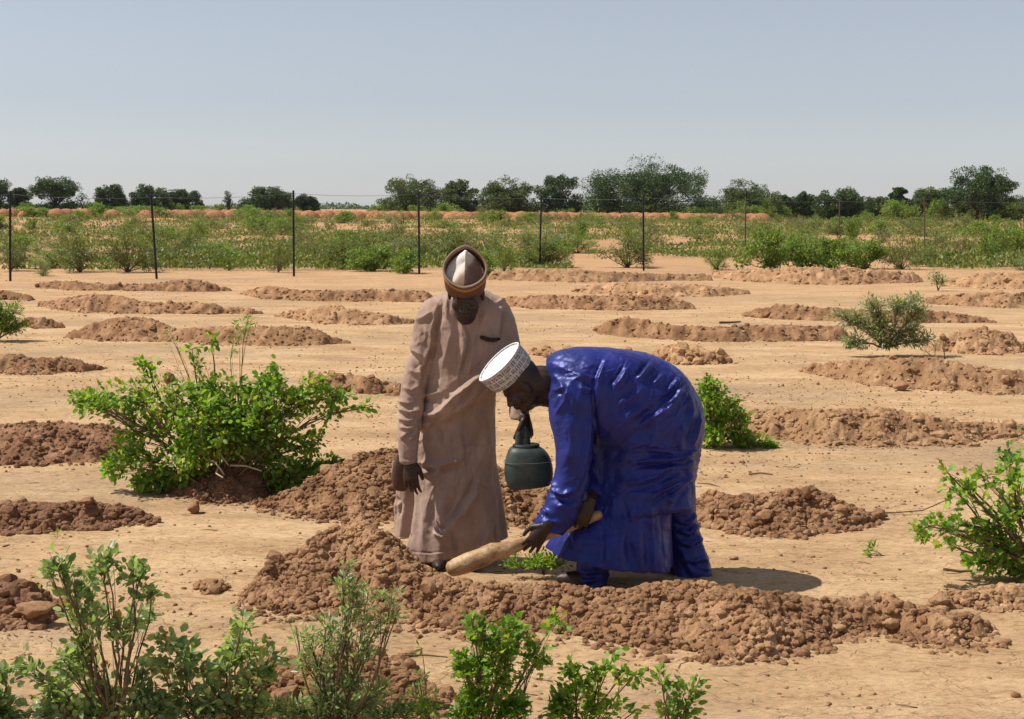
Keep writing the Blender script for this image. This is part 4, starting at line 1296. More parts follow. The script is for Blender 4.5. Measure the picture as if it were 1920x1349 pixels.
def head(mb, c, up, fw, sc=1.0):
    """skull, face, nose, lips, ears, neck root. c = centre of the skull"""
    up = Vector(up).normalized(); fw = Vector(fw); fw = (fw - up * fw.dot(up)).normalized(); sd = up.cross(fw)
    c = Vector(c)
    def q(a, b, e): return c + (sd * a + fw * b + up * e) * sc
    def el(a, b, e, ra, rb, re, n=16): mb.ell(q(a, b, e), [sd * ra * sc, fw * rb * sc, up * re * sc], n)
    el(0, -.012, .020, .075, .096, .090, 24)
    el(0, .028, -.040, .062, .066, .085, 20)
    el(0, .050, -.095, .040, .040, .036)
    el(0, .022, -.085, .057, .060, .042)
    el(0, .080, .002, .050, .014, .012)                   # brow
    mb.tube([q(0, .080, -.005), q(0, .096, -.028), q(0, .105, -.043)], [.008 * sc, .010 * sc, .013 * sc], 8)
    el(.016, .096, -.046, .011, .012, .009); el(-.016, .096, -.046, .011, .012, .009)
    el(0, .094, -.068, .026, .010, .0075); el(0, .092, -.079, .023, .011, .008)
    for k in (-1, 1):
        el(.030 * k, .082, -.014, .013, .010, .010)
        el(.077 * k, -.005, -.022, .010, .018, .032)
        el(.040 * k, .060, -.040, .024, .022, .030)


def finish(name, v, fs, mat, parent, loc, smooth=True):
    return mesh_np(name, v, fs, M[mat], parent, smooth, loc)


def wrinkle(v, n, sc, amp, seed, stretch=(1, 1, 1)):
    s_ = np.array(stretch)
    w = v * s_ * sc
    f = fbm(w[:, 0] + w[:, 1] * .7, w[:, 2] + w[:, 1] * .4, seed, 3)
    f = np.abs(f) ** .8 * np.sign(f)
    return v + n * (f * amp)[:, None]


def creases(v, n, sc, amp, seed, stretch=(1, 1, 1)):
    """thin ridged folds where a warped noise crosses zero"""
    w = v * np.array(stretch) * sc
    a = w[:, 0] + w[:, 1] * .7; b = w[:, 2] + w[:, 1] * .4
    a2 = a + 1.2 * fbm(a * .6, b * .6, seed + 1, 2); b2 = b + 1.2 * fbm(a * .6 + 9, b * .6, seed + 2, 2)
    f = fbm(a2 * .7, b2 * .7, seed, 2)
    m = np.clip(fbm(a * .35, b * .35, seed + 3, 2) * 3 + .5, 0, 1)
    return v + n * (amp * m * np.exp(-(np.abs(f) / .055) ** 1.2))[:, None]


m_, nt_, b_ = cloth_mat('taupe_cotton', (0.295, 0.195, 0.150), (0.38, 0.262, 0.205), 0.85, 0.15, 0.15)
M['taupe'] = m_
m_, nt_, b_ = cloth_mat('blue_satin', (0.007, 0.010, 0.105), (0.013, 0.018, 0.165), 0.44, 0.75, 0.0, 0.12)
b_.inputs['Specular Tint'].default_value = (0.45, 0.5, 1.0, 1)
b_.inputs['Sheen Weight'].default_value = 0.08
b_.inputs['Sheen Tint'].default_value = (0.55, 0.6, 1.0, 1)
M['blue'] = m_
M['cap_brown'] = plain('brown_felt', (0.15, 0.062, 0.035), 0.75, 0.25, 60, .3, .002, .3)
M['cap_gold'] = plain('gold_braid', (0.42, 0.20, 0.055), 0.6, 0.3, 90, .3, .002, .4)
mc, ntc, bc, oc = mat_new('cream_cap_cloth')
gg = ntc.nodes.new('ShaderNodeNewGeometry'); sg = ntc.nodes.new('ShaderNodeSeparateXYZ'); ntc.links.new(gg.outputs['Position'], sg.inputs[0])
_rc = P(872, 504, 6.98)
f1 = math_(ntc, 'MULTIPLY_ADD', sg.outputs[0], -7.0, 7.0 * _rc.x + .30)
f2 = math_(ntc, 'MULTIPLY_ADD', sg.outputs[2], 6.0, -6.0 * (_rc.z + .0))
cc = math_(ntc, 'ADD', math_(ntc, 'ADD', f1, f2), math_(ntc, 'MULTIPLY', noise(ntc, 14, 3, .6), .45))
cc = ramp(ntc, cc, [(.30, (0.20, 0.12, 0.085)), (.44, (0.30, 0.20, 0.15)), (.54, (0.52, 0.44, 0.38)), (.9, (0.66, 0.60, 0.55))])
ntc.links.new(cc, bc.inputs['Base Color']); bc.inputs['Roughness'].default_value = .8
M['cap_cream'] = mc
M['cap_rim'] = plain('tan_rim', (0.24, 0.15, 0.10), 0.7, 0.3, 60)
M['cap_white'] = plain('white_cap_cloth', (0.80, 0.80, 0.82), 0.75, 0.05, 30, .2, .002, .3)
M['pocket'] = plain('dark_pocket', (0.035, 0.026, 0.024), 0.85, 0.2)
M['flap'] = plain('brown_leather', (0.10, 0.048, 0.030), 0.6, 0.3, 25, .2, .002, .4)

# ------------------------------------------------------------------ man in the taupe robe
YT = 7.22
def man_taupe():
    g = P(855, 1062, YT); root = empty('person', (g.x, YT, 0)); L0 = (g.x, YT, 0)
    tag(root, 'man standing in a taupe robe and brown peaked cap, head bowed, holding a plastic jug', 'person')
    # ---- body
    mb = MB()
    hc = P(874, 546, 7.06)
    up = Vector((0.0, -.50, .86)); fw = Vector((-.02, -.86, -.50))
    head(mb, hc, up, fw, 1.08)
    el_c = hc - up * .105 + fw * .050                               # short beard
    mb.ell(el_c, [Vector((.052, 0, 0)), fw * .045, up * .060], 14); mb.ell(el_c - up * .05 - fw * .02, [Vector((.034, 0, 0)), fw * .03, up * .035], 14)
    mb.tube([hc - up * .05 - fw * .03, P(874, 575, 7.13), P(872, 600, 7.2)], [.062, .058, .075], 14)
    mb.tube([P(872, 600, 7.2), P(870, 720, 7.23), P(860, 840, 7.25)], [.10, .10, .09], 14)
    for (a, b) in (((826, 1066), (825, 900)), ((890, 1062), (892, 900))):
        mb.tube([P(a[0], a[1] - 14, 7.2), P(b[0], b[1], 7.23), P(862, 835, 7.25)], [.040, .055, .08], 10)
        f0 = P(a[0], a[1], 7.22)
        mb.ell(Vector((f0.x, 7.13, .045)), [Vector((.043, 0, 0)), Vector((0, .125, 0)), Vector((0, 0, .034))], 14)
    # left (photo) arm and hand
    mb.tube([P(815, 590, 7.2), P(785, 690, 7.18), P(770, 790, 7.12), P(768, 862, 7.08)], [.045, .04, .034, .026], 10)
    hand(mb, P(768, 862, 7.08), (.08, -.15, -1), (.25, .95, 0.0), .21, (.25, .40, .40), .04, 1, .45, 1.0, thumb_out=.50)
    # right arm behind the other man's head, fist round the jug's stem
    mb.tube([P(935, 590, 7.2), P(958, 680, 7.22), P(974, 740, 7.12), P(980, 785, 7.03)], [.045, .04, .032, .025], 10)
    hand(mb, P(986, 785, 7.01), (.10, -.10, -1), (-.65, .75, 0), .175, (.55, .95, 1.0), .02, -1, .75, .95, thumb_out=.45)
    v, n, fs = remeshed(mb, .0042, 3)
    body = finish('body', v, fs, 'skin', root, L0)
    # ---- robe
    mb = MB()
    mb.loft(rings([
        ((852, 541), (898, 541), 7.23, .055), ((828, 549), (918, 547), 7.23, .085), ((800, 562), (944, 559), 7.22, .11), ((787, 588), (961, 580), 7.215, .125),
        ((792, 640), (963, 630), 7.21, .135), ((797, 695), (958, 668), 7.22, .145), ((794, 745), (950, 690), 7.225, .160), ((787, 785), (942, 712), 7.23, .178), ((787, 798), (936, 722), 7.23, .176), ((792, 806), (929, 735), 7.24, .145), ((789, 815), (926, 765), 7.25, .143, .008),
        ((784, 830), (925, 825), 7.25, .155, .015), ((780, 880), (928, 870), 7.25, .16, .02), ((774, 930), (934, 915), 7.25, .17, .028), ((768, 985), (940, 958), 7.25, .175, .035), ((763, 1028), (945, 994), 7.25, .18, .045), ((761, 1053), (948, 1011), 7.25, .18, .05)], 72, 4, 2.2, 6))
    # back panel hanging lower at the left
    mb.loft(rings([((762, 850), (830, 850), 7.33, .06), ((748, 900), (830, 900), 7.36, .07, .02), ((741, 950), (830, 950), 7.40, .075, .04), ((736, 1006), (800, 1008), 7.42, .08, .06)], 40, 4, 2.2, 5))
    # sleeves
    mb.loft(rings([((806, 556), (868, 600), 7.21, .085), ((787, 582), (845, 622), 7.20, .082), ((774, 620), (830, 650), 7.19, .075), ((766, 668), (812, 686), 7.175, .066), ((757, 718), (798, 728), 7.155, .06), ((748, 768), (789, 775), 7.12, .053), ((749, 818), (785, 820), 7.09, .047), ((753, 866), (783, 866), 7.075, .042)], 32, 4))
    mb.loft(rings([((890, 585), (945, 555), 7.21, .085), ((908, 628), (968, 598), 7.21, .08), ((922, 672), (978, 655), 7.215, .07), ((940, 712), (985, 700), 7.18, .06), ((955, 745), (990, 738), 7.11, .048), ((958, 784), (990, 786), 7.06, .042)], 32, 4))
    v, n, fs = remeshed(mb, .0046, 12)
    Z1 = lambda *a: [(720 + x / 3.968, 440 + y / 3.968) for x, y in a]
    Z2 = lambda *a: [(700 + x / 3.747, 760 + y / 3.747) for x, y in a]
    n = normals(v, fs)
    v = wrinkle(v, n, 5, .016, 4, (1.3, 1, .4))
    v = wrinkle(v, normals(v, fs), 9, .009, 5, (1.2, 1, .35))
    v = creases(v, normals(v, fs), 6, .008, 7, (1, 1, .5))
    v = wrinkle(v, n, 30, .002, 6, (1, 1, .7))
    FR = 7.3
    ST = [
        (Z1((440, 500), (410, 600), (385, 720), (372, 850), (310, 1000), (290, 1120)), 4.0, -.016, FR),
        (Z1((190, 790), (215, 860), (300, 915)), 4, .012, FR), (Z1((300, 690), (345, 760), (385, 850)), 5, .011, FR), (Z1((280, 930), (288, 1010), (292, 1080)), 3, -.008, FR),
        (Z1((220, 640), (290, 620), (380, 560)), 5, .008, FR), (Z1((190, 1000), (230, 1030), (280, 1020)), 4, .006, FR),
        (Z1((100, 1290), (180, 1325), (280, 1300)), 4, .011, FR), (Z1((110, 1240), (200, 1262)), 4, .010, FR), (Z1((130, 1130), (200, 1160), (270, 1120)), 4, .006, FR),
        (Z1((290, 1190), (340, 1200), (420, 1170)), 5, .013, FR), (Z1((290, 1320), (350, 1340), (430, 1330)), 4, .009, FR),
        (Z1((600, 640), (632, 760), (625, 850), (592, 960), (562, 1100)), 2.6, -.010, FR), (Z1((690, 680), (665, 800), (650, 950), (620, 1080)), 2.2, .005, FR), (Z1((570, 640), (590, 800), (575, 950)), 4, .007, FR),
        (Z1((790, 980), (650, 1105), (520, 1215), (410, 1330)), 6, .020, FR), (Z1((700, 1120), (600, 1230), (480, 1349)), 5, -.010, FR), (Z1((800, 1100), (700, 1230), (640, 1330)), 7, -.008, FR),
        (Z1((915, 520), (890, 600), (880, 700), (862, 800)), 4, -.012, FR), (Z1((780, 400), (850, 460), (920, 500)), 5, .007, FR), (Z1((420, 500), (445, 600)), 3, .008, FR), (Z1((480, 440), (460, 540), (470, 640)), 4, .006, FR),
        (Z1((760, 560), (740, 660), (700, 760)), 6, .006, FR), (Z1((500, 700), (470, 850), (430, 1000)), 7, .007, FR), (Z1((400, 1080), (450, 1160), (520, 1200)), 5, .008, FR),
        (Z2((175, 90), (230, 112), (300, 92)), 3.5, .009, FR), (Z2((185, 150), (240, 168), (305, 140)), 3.5, .009, FR), (Z2((190, 240), (225, 200), (265, 178)), 3.5, .008, FR), (Z2((200, 215), (250, 240), (300, 215)), 3, .006, FR),
        (Z2((335, 85), (400, 120), (460, 190), (500, 290)), 6, -.010, FR), (Z2((340, 60), (420, 90), (480, 30)), 5, .010, FR),
        (Z2((315, 395), (440, 425), (560, 392), (635, 380)), 5, .020, FR), (Z2((345, 450), (400, 492), (460, 460), (490, 425)), 4.5, .015, FR), (Z2((380, 540), (430, 520), (520, 470)), 5, .008, FR),
        (Z2((745, 530), (700, 640), (620, 765), (540, 868)), 5, .024, FR), (Z2((540, 868), (480, 925), (420, 885)), 5, .018, FR), (Z2((545, 870), (570, 950), (582, 1050)), 4, -.013, FR),
        (Z2((755, 535), (790, 548), (820, 560)), 3, .010, FR), (Z2((830, 850), (790, 935), (755, 1010)), 5, .014, FR), (Z2((850, 850), (865, 960)), 3, -.010, FR), (Z2((600, 560), (560, 700), (500, 800)), 8, -.012, FR),
        (Z2((830, 190), (790, 300), (740, 400), (690, 500)), 9, .012, FR), (Z2((880, 600), (900, 740), (930, 940)), 5, .010, FR), (Z2((340, 600), (360, 800), (345, 1000)), 7, .008, FR), (Z2((430, 650), (420, 800), (440, 900)), 6, -.008, FR), (Z2((260, 640), (255, 800), (250, 1000)), 5, -.010, FR),
        (Z2((160, 640), (190, 700), (170, 800)), 4, -.012), (Z2((230, 1030), (400, 1040), (560, 1020)), 1.4, -.003, FR), (Z2((200, 375), (250, 385), (300, 372)), 1.6, -.004, FR),
    ]
    v, n = strokes(v, fs, ST, 1.4)
    r_ = np.random.RandomState(5); T_ = []
    def fine(cx, cy, rx, ry, ang, da, ln, k, amp, w=2.0, ymax=FR):
        for _ in range(k):
            x, y = cx + r_.uniform(-rx, rx), cy + r_.uniform(-ry, ry); a_ = rad(ang + r_.uniform(-da, da)); l_ = ln * r_.uniform(.5, 1.3); b2 = a_ + r_.uniform(-.5, .5)
            T_.append(([(x, y), (x + math.cos(a_) * l_, y - math.sin(a_) * l_), (x + math.cos(a_) * l_ + math.cos(b2) * l_ * .8, y - math.sin(a_) * l_ - math.sin(b2) * l_ * .8)], w * r_.uniform(.8, 1.5), amp * r_.uniform(.5, 1.3) * r_.choice([1, 1, -1]), ymax))
    fine(785, 650, 22, 60, 60, 40, 14, 16, .0045); fine(770, 780, 18, 60, 10, 30, 12, 18, .0050); fine(870, 650, 60, 60, 80, 25, 26, 18, .0035)
    fine(860, 760, 60, 40, 35, 20, 26, 14, .0045); fine(850, 940, 70, 70, 80, 18, 34, 26, .0040); fine(850, 860, 60, 25, 15, 20, 22, 10, .0050)
    v, n = strokes(v, fs, T_, 0.55)
    finish('robe', v, fs, 'taupe', root, L0)
    # pocket welt and hanging flap
    mb = MB(); mb.tube([P(903, 633, 7.075), P(914, 637, 7.07), P(925, 638, 7.075), P(936, 636, 7.09)], [.011, .012, .011, .009], 8)
    v, n, fs = remeshed(mb, .004, 2); finish('pocket', v, fs, 'pocket', root, L0)
    mb = MB(); mb.loft(rings([((745, 850), (752, 850), 7.26, .01), ((737, 872), (764, 872), 7.26, .02), ((734, 895), (768, 895), 7.26, .022), ((736, 912), (766, 914), 7.26, .02), ((742, 920), (758, 922), 7.26, .012)], 20, 3))
    v, n, fs = remeshed(mb, .005, 3); tag(finish('side_flap', v, fs, 'flap', root, L0), 'rounded brown flap behind the hanging hand')
    # ---- cap: pointed oval, open on top, crown cloth inside
    ax = Vector((.02, -.80, .60)).normalized(); fr = Vector((0, -.60, -.80)); fr = (fr - ax * fr.dot(ax)).normalized(); sd = ax.cross(fr)
    rc = P(872, 504, 6.98)
    n_ = 48
    def vesica(w, l, hgt, k=1.0):
        out = []
        for i in range(n_):
            t = 2 * math.pi * i / n_
            yy = math.cos(t); xx = math.sin(t)
            xx = math.copysign(abs(xx) ** (1 + .35 * k), xx)
            lift = .016 * abs(yy) ** 3 * k
            out.append(tuple(rc + sd * (xx * w) + fr * (yy * l) + ax * (hgt + lift)))
        return np.array(out)
    W_, L_ = .109, .128
    def band(name, h0, h1, off, th, mat, k0, k1):
        mb = MB()
        o = [vesica(W_ - .006 * (1 - (h0 + .12) / .12) + off, L_ - .012 * (1 - (h0 + .12) / .12) + off, h0, k0)]
        for s in np.linspace(0, 1, 5)[1:]:
            hh = h0 + (h1 - h0) * s
            o.append(vesica(W_ - .006 * (1 - (hh + .12) / .12) + off, L_ - .012 * (1 - (hh + .12) / .12) + off, hh, k0 + (k1 - k0) * s))
        o.append(vesica(W_ + off - th, L_ + off - th, h1, k1)); o.append(vesica(W_ - .006 + off - th, L_ - .012 + off - th, h0, k0)); o.append(o[0])
        mb.loft(o, False); return mb.build(name, M[mat], None, True)
    capo = band('cap', -.125, 0, 0, .006, 'cap_brown', .3, 1)
    b2 = band('gold_stripe', -.034, -.014, .0022, .003, 'cap_gold', .85, .92)
    b3 = band('rim_braid', -.003, .003, .0015, .007, 'cap_rim', 1, 1)
    mb = MB(); R_ = []
    for s in np.linspace(1, .04, 9):
        hh = -.045 + .062 * (1 - s) ** .8
        r = vesica(W_ * s * .93, L_ * s * .93, hh, 1)
        th = np.arange(n_) * 2 * np.pi / n_
        R_.append(r + np.array(ax)[None] * ((.020 * np.cos(th * 2) - .010 * np.cos(th)) * math.sin(math.pi * s) + .008 * (np.abs(np.sin(th)) < .16) * (s < .95))[:, None] - np.array(fr)[None] * (.03 * (1 - s)))
    mb.loft(R_, True); b4 = mb.build('crown', M['cap_cream'], None, True)
    for o in (capo, b2, b3, b4):
        o.data.transform(Matrix.Translation(-Vector(L0)))
    capo.parent = root
    for o in (b2, b3, b4): o.parent = capo
    return root


man_taupe()

# ------------------------------------------------------------------ man in blue
YB = 6.93
def man_blue():
    g = P(1200, 1098, YB); L0 = (g.x, YB, 0); root = empty('person', L0)
    tag(root, 'man bending over in a shiny blue robe and white cap, hands on a wooden handle', 'person')
    mb = MB()
    hc = P(974, 716, 6.84)
    up = Vector((-.70, -.20, .69)); fw = Vector((-.70, -.05, -.70))
    head(mb, hc, up, fw, 1.08)
    upn = up.normalized(); fwn = (fw - upn * fw.dot(upn)).normalized()
    mb.ell(hc - upn * .100 + fwn * .045, [upn.cross(fwn) * .045, fwn * .045, upn * .045], 14)
    mb.tube([hc - upn * .03 - fwn * .02, P(1012, 716, 6.86), P(1050, 725, 6.9)], [.080, .082, .095], 14)
    mb.tube([hc - upn * .09 + fwn * .03, P(1012, 742, 6.87), P(1045, 745, 6.9)], [.05, .052, .06], 12)
    mb.tube([P(1050, 725, 6.9), P(1150, 755, 6.93), P(1235, 830, 6.95)], [.11, .12, .12], 14)
    mb.tube([P(1235, 830, 6.95), P(1170, 960, 6.86), P(1112, 1070, 6.82)], [.09, .06, .04], 12)
    mb.tube([P(1245, 830, 7.0), P(1275, 960, 7.05), P(1300, 1080, 7.05)], [.09, .06, .04], 12)
    for (u, y) in ((1105, 6.80), (1298, 7.05)):
        x = P(u, 1100, y).x
        mb.ell(Vector((x - .05, y, .045)), [Vector((.125, 0, 0)), Vector((0, .045, 0)), Vector((0, 0, .042))], 14)
    # near arm
    mb.tube([P(1075, 760, 6.76), P(1078, 860, 6.71), P(1050, 930, 6.68), P(1027, 984, 6.63)], [.045, .04, .034, .027], 10)
    hand(mb, P(1024, 986, 6.625), (-.55, .03, -.80), (.05, 1, 0), .20, (.15, .55, .9), .12, -1, .1, 1.15, thumb_out=.75)
    # far arm
    mb.tube([P(1085, 760, 7.08), P(1104, 860, 6.98), P(1110, 920, 6.80), P(1108, 944, 6.72)], [.045, .04, .032, .027], 10)
    hand(mb, P(1107, 942, 6.675), (-.45, -.05, -.9), (0.05, 1, 0), .19, (.2, .6, .9), .10, -1, .2, 1.05, thumb_out=.7)
    v, n, fs = remeshed(mb, .0042, 3)
    finish('body', v, fs, 'skin', root, L0)
    # ---- robe
    mb = MB()
    mb.loft(rings([((1026, 674), (1030, 762), 6.90, .10), ((1040, 664), (1042, 778), 6.90, .145), ((1062, 656), (1060, 795), 6.91, .195), ((1105, 650), (1098, 820), 6.92, .235), ((1165, 651), (1142, 858), 6.93, .24), ((1228, 668), (1165, 905), 6.94, .235), ((1285, 703), (1178, 930), 6.95, .23), ((1312, 752), (1165, 960), 6.95, .225), ((1318, 790), (1150, 970), 6.95, .2)], 72, 4, 2.2))
    mb.loft(rings([((1150, 760), (1296, 730), 6.94, .19), ((1118, 800), (1314, 775), 6.94, .215), ((1108, 835), (1317, 805), 6.94, .225, .005), ((1104, 870), (1314, 850), 6.94, .23, .01), ((1098, 900), (1308, 890), 6.94, .235, .012), ((1090, 925), (1303, 922), 6.93, .24, .015), ((1080, 948), (1302, 940), 6.92, .24, .02), ((1074, 960), (1262, 950), 6.90, .22, .022), ((1060, 982), (1256, 985), 6.88, .225, .028), ((1044, 1006), (1257, 1022), 6.86, .23, .034), ((1028, 1030), (1258, 1066), 6.85, .235, .04)], 80, 4, 2.2, 7))
    mb.loft(rings([((1050, 700), (1112, 690), 6.80, .10), ((1034, 740), (1118, 735), 6.76, .105), ((1028, 775), (1117, 780), 6.74, .10), ((1039, 815), (1115, 820), 6.72, .092), ((1045, 860), (1111, 868), 6.70, .086), ((1041, 893), (1103, 908), 6.69, .08), ((1029, 930), (1090, 950), 6.68, .074), ((1012, 962), (1073, 985), 6.675, .066), ((999, 980), (1055, 1006), 6.67, .055)], 36, 4))
    mb.loft(rings([((1062, 740), (1125, 730), 7.06, .09), ((1080, 820), (1135, 820), 7.04, .085), ((1088, 880), (1132, 880), 6.90, .07), ((1090, 920), (1128, 926), 6.79, .05)], 32, 4))
    v, n, fs = remeshed(mb, .0046, 12)
    Z = lambda *a: [(880 + x / 2.698, 620 + y / 2.698) for x, y in a]
    v = wrinkle(v, normals(v, fs), 4.5, .013, 14, (1, 1, 1))
    v = wrinkle(v, normals(v, fs), 10, .007, 15, (1, 1, .8))
    v = creases(v, normals(v, fs), 5, .005, 17, (1, 1, 1))
    v = wrinkle(v, normals(v, fs), 26, .0018, 16, (.7, 1, 1))
    ST = [
        (Z((690, 150), (655, 240), (642, 330), (636, 430)), 3.5, .014), (Z((800, 190), (770, 240), (738, 282)), 4, .015), (Z((925, 165), (880, 215), (848, 248)), 3.5, .014), (Z((978, 222), (928, 272)), 3.5, .013),
        (Z((1062, 238), (1030, 280), (998, 306)), 3.5, .014), (Z((1078, 285), (1040, 340), (960, 392)), 4.5, .018), (Z((1060, 345), (1000, 400), (905, 452), (868, 500)), 6, .017), (Z((1168, 430), (1152, 500), (1130, 585)), 4, .016),
        (Z((1082, 480), (1066, 560), (1072, 632)), 4, .012), (Z((945, 450), (935, 540), (900, 620)), 5, .010), (Z((900, 628), (980, 628), (1070, 645)), 3.5, -.016), (Z((830, 665), (950, 655), (1090, 640), (1160, 600)), 4.5, .018), (Z((740, 772), (850, 768), (940, 738), (1010, 690)), 6, .014),
        (Z((850, 690), (960, 678), (1060, 665)), 4, -.014), (Z((908, 870), (930, 835), (1000, 800), (1075, 755)), 4.5, .017), (Z((955, 792), (1010, 762), (1080, 725)), 3.5, .013), (Z((1012, 885), (1040, 820), (1090, 765), (1140, 730)), 5, .018), (Z((1018, 870), (990, 820)), 4, .012),
        (Z((930, 850), (915, 900), (918, 1000), (930, 1100), (935, 1250)), 5, .013), (Z((960, 870), (975, 1000), (985, 1200)), 6, -.008), (Z((690, 1000), (702, 1100), (690, 1215)), 6, .012), (Z((560, 1020), (540, 1100), (500, 1160)), 7, .008), (Z((780, 850), (800, 1000), (820, 1200)), 9, -.012), (Z((730, 800), (760, 810), (800, 790)), 5, .010), (Z((860, 960), (855, 1080), (870, 1230)), 7, .009),
        (Z((740, 420), (800, 380), (870, 340)), 8, -.010), (Z((700, 560), (760, 480), (860, 400)), 9, .008), (Z((720, 650), (800, 560), (900, 480)), 9, -.010), (Z((730, 200), (715, 300), (700, 420)), 7, -.008),
        (Z((405, 790), (440, 815), (480, 828), (530, 805)), 4, .020, 6.8), (Z((430, 850), (500, 870), (560, 840)), 5, -.010, 6.8), (Z((350, 925), (372, 902), (405, 935)), 4, .013, 6.8), (Z((410, 700), (415, 760), (440, 800)), 4, .012, 6.8),
        (Z((495, 295), (480, 360), (435, 430)), 4, .013, 6.85), (Z((400, 350), (425, 305), (490, 288)), 3.5, .012, 6.85), (Z((640, 300), (635, 420), (630, 560), (600, 720), (560, 820)), 4.5, -.020), (Z((560, 290), (600, 300), (640, 295)), 3, .008),
        (Z((500, 440), (510, 560), (490, 700)), 9, .006, 6.85), (Z((560, 400), (570, 560), (560, 700)), 8, -.006, 6.85), (Z((360, 980), (400, 960), (470, 975)), 4, .010, 6.8), (Z((440, 180), (520, 210), (640, 240)), 6, .007), (Z((420, 220), (460, 260), (480, 300)), 5, .008), (Z((330, 985), (400, 1010), (480, 1012)), 1.5, -.004, 6.8),
        (Z((1110, 320), (1130, 400), (1120, 480)), 6, .008), (Z((880, 300), (820, 340), (760, 380)), 6, .008), (Z((640, 250), (560, 235), (500, 260)), 4, .007), (Z((400, 1128), (540, 1175), (700, 1215), (1010, 1265)), 1.3, -.003),
    ]
    v, n = strokes(v, fs, ST, 1.15)
    r_ = np.random.RandomState(3); T_ = []
    def fine(cx, cy, rx, ry, ang, da, ln, k, amp, w=2.2, ymax=99):
        for _ in range(k):
            x, y = cx + r_.uniform(-rx, rx), cy + r_.uniform(-ry, ry); a_ = rad(ang + r_.uniform(-da, da)); l_ = ln * r_.uniform(.5, 1.3); b2 = a_ + r_.uniform(-.5, .5)
            T_.append(([(x, y), (x + math.cos(a_) * l_, y - math.sin(a_) * l_), (x + math.cos(a_) * l_ + math.cos(b2) * l_ * .8, y - math.sin(a_) * l_ - math.sin(b2) * l_ * .8)], w * r_.uniform(.8, 1.5), amp * r_.uniform(.5, 1.3) * r_.choice([1, 1, -1]), ymax))
    fine(1190, 760, 80, 70, 50, 22, 26, 34, .0050); fine(1230, 860, 70, 25, 8, 16, 30, 16, .0055); fine(1150, 990, 80, 50, 92, 14, 34, 16, .0045)
    fine(1075, 790, 25, 60, 95, 25, 22, 12, .0040, 2.2, 6.9); fine(1060, 920, 22, 40, 20, 35, 14, 12, .0050, 2.2, 6.9); fine(1080, 690, 40, 25, 10, 30, 24, 10, .004)
    fine(1235, 970, 18, 60, 80, 20, 26, 8, .0045)
    v, n = strokes(v, fs, T_, 0.55)
    finish('robe', v, fs, 'blue', root, L0)
    # ---- trousers
    mb = MB()
    mb.loft(rings([((1215, 860), (1300, 860), 7.03, .13), ((1228, 915), (1300, 905), 7.04, .125), ((1236, 960), (1303, 950), 7.05, .12), ((1245, 1010), (1312, 1000), 7.05, .115), ((1256, 1055), (1325, 1045), 7.05, .11), ((1262, 1096), (1337, 1092), 7.05, .105)], 40, 4))
    mb.loft(rings([((1160, 860), (1240, 860), 6.87, .10), ((1100, 980), (1175, 985), 6.85, .10), ((1083, 1045), (1148, 1045), 6.83, .088), ((1081, 1085), (1140, 1085), 6.82, .08), ((1085, 1106), (1139, 1109), 6.82, .075)], 40, 4))
    v, n, fs = remeshed(mb, .0075, 6)
    v = wrinkle(v, normals(v, fs), 9, .008, 25, (.6, 1, 1.2))
    v = creases(v, normals(v, fs), 8, .007, 27, (.6, 1, 1.3))
    ST = [(Z((1030, 905), (1060, 860), (1130, 840)), 4, .012), (Z((1040, 955), (1100, 975), (1155, 930)), 4, .017), (Z((1055, 1005), (1110, 1030), (1170, 980)), 4, .017), (Z((1060, 1068), (1115, 1085), (1180, 1050)), 4, .016), (Z((1080, 1120), (1100, 1180), (1140, 1250)), 5, .014), (Z((1150, 1000), (1175, 1100), (1215, 1220)), 5, .010), (Z((1090, 1150), (1140, 1170), (1195, 1150)), 4, .012),
          (Z((550, 1255), (590, 1270), (640, 1260)), 4, .015), (Z((560, 1290), (610, 1300), (680, 1290)), 3.5, .014), (Z((545, 1215), (600, 1225), (660, 1215)), 4, .012)]
    v, n = strokes(v, fs, ST, 1.0)
    finish('trousers', v, fs, 'blue', root, L0)
    # ---- cap
    a = Vector((-.66, -.32, .68)).normalized(); fr = Vector((-.70, 0, -.71)); fr = (fr - a * fr.dot(a)).normalized(); sd = a.cross(fr)
    rc = P(936, 679, 6.80)
    me_mat, nt, b, out = mat_new('embroidered_band')
    uv = N(nt, 'ShaderNodeUVMap')
    def brick(scale, w, h, mort, off):
        br = N(nt, 'ShaderNodeTexBrick'); br.inputs['Scale'].default_value = scale; br.inputs['Mortar Size'].default_value = mort
        br.inputs['Brick Width'].default_value = w; br.inputs['Row Height'].default_value = h; br.offset = off
        br.inputs['Color1'].default_value = (0, 0, 0, 1); br.inputs['Color2'].default_value = (0, 0, 0, 1); br.inputs['Mortar'].default_value = (1, 1, 1, 1)
        nt.links.new(uv.outputs[0], br.inputs['Vector']); return br.outputs['Color']
    p1 = brick(1, .36, .24, .030, .5); p2 = brick(1, .11, .9, .022, .3); p3 = brick(1, .55, .10, .018, .7)
    ms = ramp(nt, noise(nt, 22, 2, .5), [(.48, (0, 0, 0)), (.52, (1, 1, 1))])
    pat = mixc(nt, ms, p2, p3)
    pat = math_(nt, 'MAXIMUM', pat, p1)
    fr2 = ramp(nt, noise(nt, 90, 3, .6), [(.3, (.4, .4, .4)), (.6, (1, 1, 1))])
    pat = math_(nt, 'MULTIPLY', pat, fr2)
    nt.links.new(mixc(nt, pat, (0.17, 0.15, 0.14), (0.66, 0.64, 0.63)), b.inputs['Base Color']); b.inputs['Roughness'].default_value = .8
    bump(nt, b, pat, .5, .002)
    n_ = 64; W_, L_ = .088, .130
